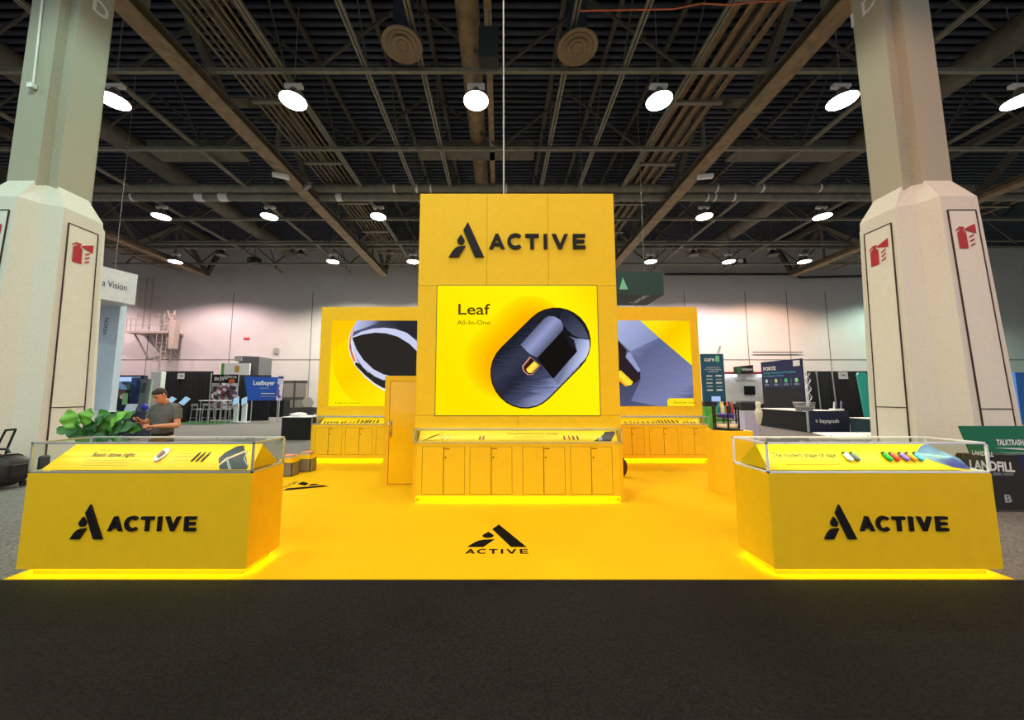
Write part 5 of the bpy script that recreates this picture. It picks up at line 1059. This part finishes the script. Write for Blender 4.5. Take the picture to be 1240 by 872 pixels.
m.tube([h0 - Vector((.1, 0, .3)), h0, h1], .016, KB, 8); m.tube([h1, h2], .02, KB, 8); m.tube([h2, h3, h3 - Vector((.02, 0, .25))], .016, KB, 8); m.build('trolley_handle', t)
MB().box(xc - .12, xc + .3, Y - .29, Y - .2, .14, .36, BG, .02).build('front_pocket', t)
MB().box(xc + .4, xc + .43, Y - .12, Y + .12, .2, .42, KB, .01).build('end_pocket', t)
for u in (-.3, .3):
    M = Matrix.Translation((xc + u, Y + .16, .05)) @ Matrix.Rotation(R(90), 4, 'Y'); MB(M).lathe([(.05, -.02), (.05, .02)], (0, 0, 0), KB, 12).build('wheel', t)
MB().box(xc + .3, xc + .4, Y + .3, Y + .45, 0, .5, mat('navy_case', (28, 34, 58), .5), .03).build('suitcase', label='small navy suitcase right behind the black duffel bag', cat='suitcase')

# ------------------------------------------------------------------ potted plant
Y = 4.9; pc = Vector((X_(118, Y), Y + .05, 0)); t = thing('potted_plant', pc, 'leafy green potted plant behind the left front counter', 'plant')
MB().lathe([(.16, 0), (.2, .02), (.24, .5), (.25, .52), (.22, .52), (.2, .46)], pc, mat('planter_white', (196, 196, 190), .5), 24).build('pot', t)
MB().lathe([(.2, .47), (.05, .49)], pc, mat('soil', (46, 34, 26), .95), 20).build('soil', t)
LG = [mat('leaf_bright', (112, 176, 62), .4, var=.2, scale=10), mat('leaf_mid', (58, 120, 40), .4, var=.25, scale=10), mat('leaf_deep', (38, 88, 34), .45, var=.25, scale=10)]
fol = MB(); stm = MB()
def leaf(c, L_, W_, up, nrm, m_):
    """c centre, up = direction of the midrib, nrm = facing"""
    up = Vector(up).normalized(); nrm = Vector(nrm); nrm = (nrm - up * nrm.dot(up)).normalized(); s_ = up.cross(nrm); vs = []; n = 16
    for k in range(n + 1):
        f = k / n; w_ = W_ * math.sin(math.pi * (f * .93 + .04)) ** .7 * (.75 + .25 * math.sin(math.pi * f)); b = c + up * (L_ * (f - .5)) - nrm * (.25 * L_ * (f - .5) ** 2 * 1.6)
        for j in (-1, -.5, 0, .5, 1): vs.append(b + s_ * (w_ * j) + nrm * (.18 * w_ * abs(j) + .012 * math.sin(f * 14 + j)))
    fol.add(vs, [(5 * k + j, 5 * k + j + 1, 5 * k + j + 6, 5 * k + j + 5) for k in range(n) for j in range(4)], m_, True)
    base = c - up * (L_ / 2) * 1.0; stm.tube([pc + Vector((0, 0, .45)), (pc + base) / 2 + Vector((0, 0, .28)), base], .008, LG[2], 6)
lv = [(85, 508, .30, .10, (-.5, 0, 1), (.2, -1, .2), 0), (105, 505, .24, .115, (.15, .1, 1), (0, -1, .35), 0), (96, 516, .3, .08, (-.2, -.1, 1), (-.5, -1, .3), 1), (128, 507, .34, .085, (-.7, 0, .8), (.2, -1, .4), 1), (118, 513, .3, .08, (.5, 0, 1), (-.3, -1, .5), 2),
      (142, 507, .34, .075, (.75, 0, .7), (-.2, -1, .5), 0), (136, 514, .38, .09, (.3, 0, 1), (.3, -1, .2), 1), (152, 505, .25, .07, (.9, .1, .6), (-.1, -1, .6), 1), (150, 518, .3, .09, (1, 0, .3), (0, -1, .7), 2), (78, 521, .25, .07, (-1, 0, .3), (0, -1, .7), 1),
      (110, 521, .3, .1, (-.3, 0, 1), (0, -1, .4), 2), (127, 521, .3, .1, (.2, 0, 1), (.2, -1, .2), 1), (92, 524, .3, .09, (-.7, 0, .6), (0, -1, .4), 2), (160, 520, .22, .07, (1, 0, 0), (0, -1, .6), 1), (142, 524, .3, .1, (.5, 0, .6), (0, -1, .3), 2), (101, 531, .3, .1, (-.2, 0, 1), (0, -1, .2), 1), (122, 533, .3, .1, (.2, 0, 1), (0, -1, .2), 2)]
for i, (px, py, L_, W_, up, nr, k) in enumerate(lv): leaf(P(px, py, Y + .02 * (i % 4) - .03 * (i % 3)), L_, W_, up, nr, LG[k])
fol.build('foliage', t); stm.build('stems', t)

# ------------------------------------------------------------------ the man reading his phone
def remeshed(mb, name, parent, voxel, smooth=2, label=None):
    o = mb.build(name, parent, label=label); r_ = o.modifiers.new('r', 'REMESH'); r_.mode = 'VOXEL'; r_.voxel_size = voxel; r_.use_smooth_shade = True
    s_ = o.modifiers.new('s', 'SMOOTH'); s_.iterations = smooth; s_.factor = .5
    dg = bpy.context.evaluated_depsgraph_get(); me = bpy.data.meshes.new_from_object(o.evaluated_get(dg)); o.modifiers.clear(); o.data = me
    return o
PX0 = X_(199, 6.2, 500); man = thing('person', (PX0, 6.2, 0), 'man in grey t-shirt and black trousers looking down at a phone', 'person')
def W(x, f, z): return Vector((PX0 + x, 6.2 - f, z))      # x = his left, f = forward, z = up
b = MB(); S_ = SKIN
b.tube([W(0, -.02, .9), W(0, 0, 1.0), W(0, .01, 1.12), W(0, 0, 1.28), W(0, -.02, 1.38), W(0, -.03, 1.44)], [(.16, .11), (.155, .105), (.145, .1), (.17, .115), (.16, .1), (.09, .07)], S_, 18)
b.tube([W(0, -.04, 1.4), W(0, -.01, 1.47), W(0, .03, 1.54)], [.075, .06, .058], S_, 14)
for s_ in (-1, 1): b.tube([W(s_ * .02, -.03, 1.41), W(s_ * .14, -.03, 1.4), W(s_ * .2, -.02, 1.36)], [.07, .062, .062], S_, 12)
def arm(s_, el, wr):
    sh = W(s_ * .2, -.02, 1.375); b.tube([sh, sh.lerp(el, .5), el], [.058, .05, .042], S_, 12); b.tube([el, el.lerp(wr, .35), wr], [.044, .043, .028], S_, 12); b.ball(el, .043, .043, .043, S_)
elL, wrL = W(.27, .03, 1.1), W(.07, .24, 1.1); elR, wrR = W(-.26, .03, 1.12), W(-.15, .27, 1.19)
arm(1, elL, wrL); arm(-1, elR, wrR)
for s_ in (-1, 1):
    b.tube([W(s_ * .09, -.01, .92), W(s_ * .1, .01, .7), W(s_ * .105, .02, .5), W(s_ * .11, -.01, .3), W(s_ * .11, -.02, .1)], [.09, .078, .056, .055, .038], S_, 14)
def hand(wr, dirv, side, curl, phone=False):
    dirv = Vector(dirv).normalized(); side = Vector(side).normalized(); palm = dirv.cross(side)
    b.tube([wr - dirv * .01, wr + dirv * .04, wr + dirv * .085], [(.026, .02), (.038, .016), (.036, .014)], S_, 12)
    for k in range(4):
        u = -.027 + .018 * k; L_ = (.07, .08, .076, .06)[k]; r0 = wr + dirv * .08 + side * u; p1 = r0 + dirv * L_ * .45 + palm * curl * .012; p2 = p1 + (dirv * (1 - curl) + palm * curl).normalized() * L_ * .35; p3 = p2 + (dirv * (1 - 2 * curl) + palm * 2 * curl).normalized() * L_ * .3
        b.tube([r0 - dirv * .02, r0, p1, p2, p3], [.01, .0095, .009, .0085, .007], S_, 8)
    r0 = wr + dirv * .025 - side * .03; b.tube([r0, r0 - side * .025 + dirv * .025 + palm * .012, r0 - side * .03 + dirv * .055 + palm * .022], [.013, .0115, .009], S_, 8)
hand(wrL, (-.6, .9 * -1, .05), (0, .1, 1), .75); hand(wrR, (.45, -.8, .35), (.3, -.1, 1), .55)
# head, bent forward
HC = W(-.015, .085, 1.6); HM = Matrix.Translation(HC) @ Matrix.Rotation(R(-12), 4, 'Z') @ Matrix.Rotation(R(32), 4, 'X')
def hp(x, y, z): return HM @ Vector((x, y, z))
def hring(z, rx, ryf, ryb, oy=0): return [hp(rx * math.cos(a_), oy - (ryf if math.sin(a_) > 0 else ryb) * math.sin(a_), z) for a_ in [2 * math.pi * k / 20 for k in range(20)]]
b.rings([hring(-.118, .03, .03, .02, -.055), hring(-.1, .045, .055, .03, -.035), hring(-.07, .06, .08, .06, -.015), hring(-.03, .07, .092, .085), hring(.01, .074, .094, .098), hring(.045, .076, .092, .1), hring(.08, .068, .08, .088, .003), hring(.105, .045, .055, .06, .006), hring(.116, .015, .02, .02, .008)], S_)
nb = [hp(0, -.088, .03), hp(0, -.104, .0), hp(0, -.118, -.022), hp(0, -.1, -.034)]; b.tube(nb, [.009, .011, .016, .012], S_, 8)
b.tube([hp(-.03, -.085, .03), hp(0, -.094, .034), hp(.03, -.085, .03)], [.008, .009, .008], S_, 8); b.tube([hp(-.022, -.088, -.062), hp(0, -.096, -.06), hp(.022, -.088, -.062)], [.006, .009, .006], S_, 8)
for s_ in (-1, 1): b.tube([hp(s_ * .072, .0, .028), hp(s_ * .084, .012, .03), hp(s_ * .086, .016, .005), hp(s_ * .076, .006, -.03)], [.008, .011, .011, .007], S_, 8)
remeshed(b, 'body', man, .0075, 1)
m = MB()
for s_ in (-1, 1): m.ball(hp(s_ * .03, -.083, .012), .011, .009, .007, mat('eye_dark', (30, 24, 22), .3), 8, 6); m.tube([hp(s_ * .014, -.094, .036), hp(s_ * .032, -.091, .04), hp(s_ * .05, -.08, .033)], .005, mat('brow', (48, 34, 28), .8), 6)
m.build('eyes_and_brows', man)
m = MB(); HAIR = mat('hair_dark', (44, 32, 28), .7, var=.3, scale=60, bump=.6, bscale=300)
m.rings([hring(.03, .0785, .02, .104, .0), hring(.06, .079, .078, .106, .002), hring(.085, .075, .093, .1, .003), hring(.112, .056, .078, .075, .004), hring(.128, .02, .035, .03, .004)], HAIR)
m.rings([hring(-.045, .045, -.03, .088, .0), hring(-.01, .076, -.01, .1, .0), hring(.035, .08, .0, .106, .0)], HAIR); 
for v_ in m.v: v_ += Vector((random.uniform(-.003, .003), random.uniform(-.003, .003), random.uniform(-.006, .006)))
m.build('hair', man)
s = MB(); TS = mat('tshirt_grey', (92, 92, 90), .9, var=.12, scale=10, bump=.3, bscale=60)
s.tube([W(0, .0, .99), W(0, .01, 1.03), W(0, .015, 1.12), W(0, .0, 1.28), W(0, -.02, 1.38), W(0, -.03, 1.445)], [(.175, .128), (.17, .122), (.162, .118), (.186, .13), (.172, .112), (.095, .08)], TS, 20)
for s_ in (-1, 1):
    s.tube([W(s_ * .02, -.03, 1.415), W(s_ * .14, -.03, 1.405), W(s_ * .205, -.02, 1.365)], [.078, .072, .073], TS, 14)
    el = elL if s_ == 1 else elR; sh = W(s_ * .2, -.02, 1.375); s.tube([sh, sh.lerp(el, .35), sh.lerp(el, .62)], [.073, .067, .066], TS, 14)
remeshed(s, 'tshirt', man, .01, 2)
s = MB(); TR = mat('trousers_black', (22, 22, 26), .85, var=.2, bump=.2)
s.tube([W(0, 0, .84), W(0, 0, 1.01)], [(.172, .125), (.164, .114)], TR, 18)
for s_ in (-1, 1): s.tube([W(s_ * .085, 0, .9), W(s_ * .1, .01, .7), W(s_ * .105, .02, .5), W(s_ * .11, .0, .3), W(s_ * .115, -.01, .06)], [.1, .095, .08, .072, .062], TR, 16)
remeshed(s, 'trousers', man, .012, 2)
for s_ in (-1, 1):
    sh_ = MB(); sh_.rings([[W(s_ * .115 + .045 * math.cos(a_) * k_, .04 + .14 * math.sin(a_) * k_, z_) for a_ in [2 * math.pi * j / 16 for j in range(16)]] for z_, k_ in ((.002, 1), (.03, 1), (.06, .9), (.085, .6))], KB); sh_.build('shoe', man)
pc_ = wrR + Vector((.03, -.1, .05)); M = Matrix.Translation(pc_) @ Matrix.Rotation(R(-50), 4, 'X'); MB(M).box(-.037, .037, -.075, .075, -.004, .004, KB, .003).build('smartphone', label='black smartphone held by the man in the grey t-shirt', cat='phone', loc=pc_)
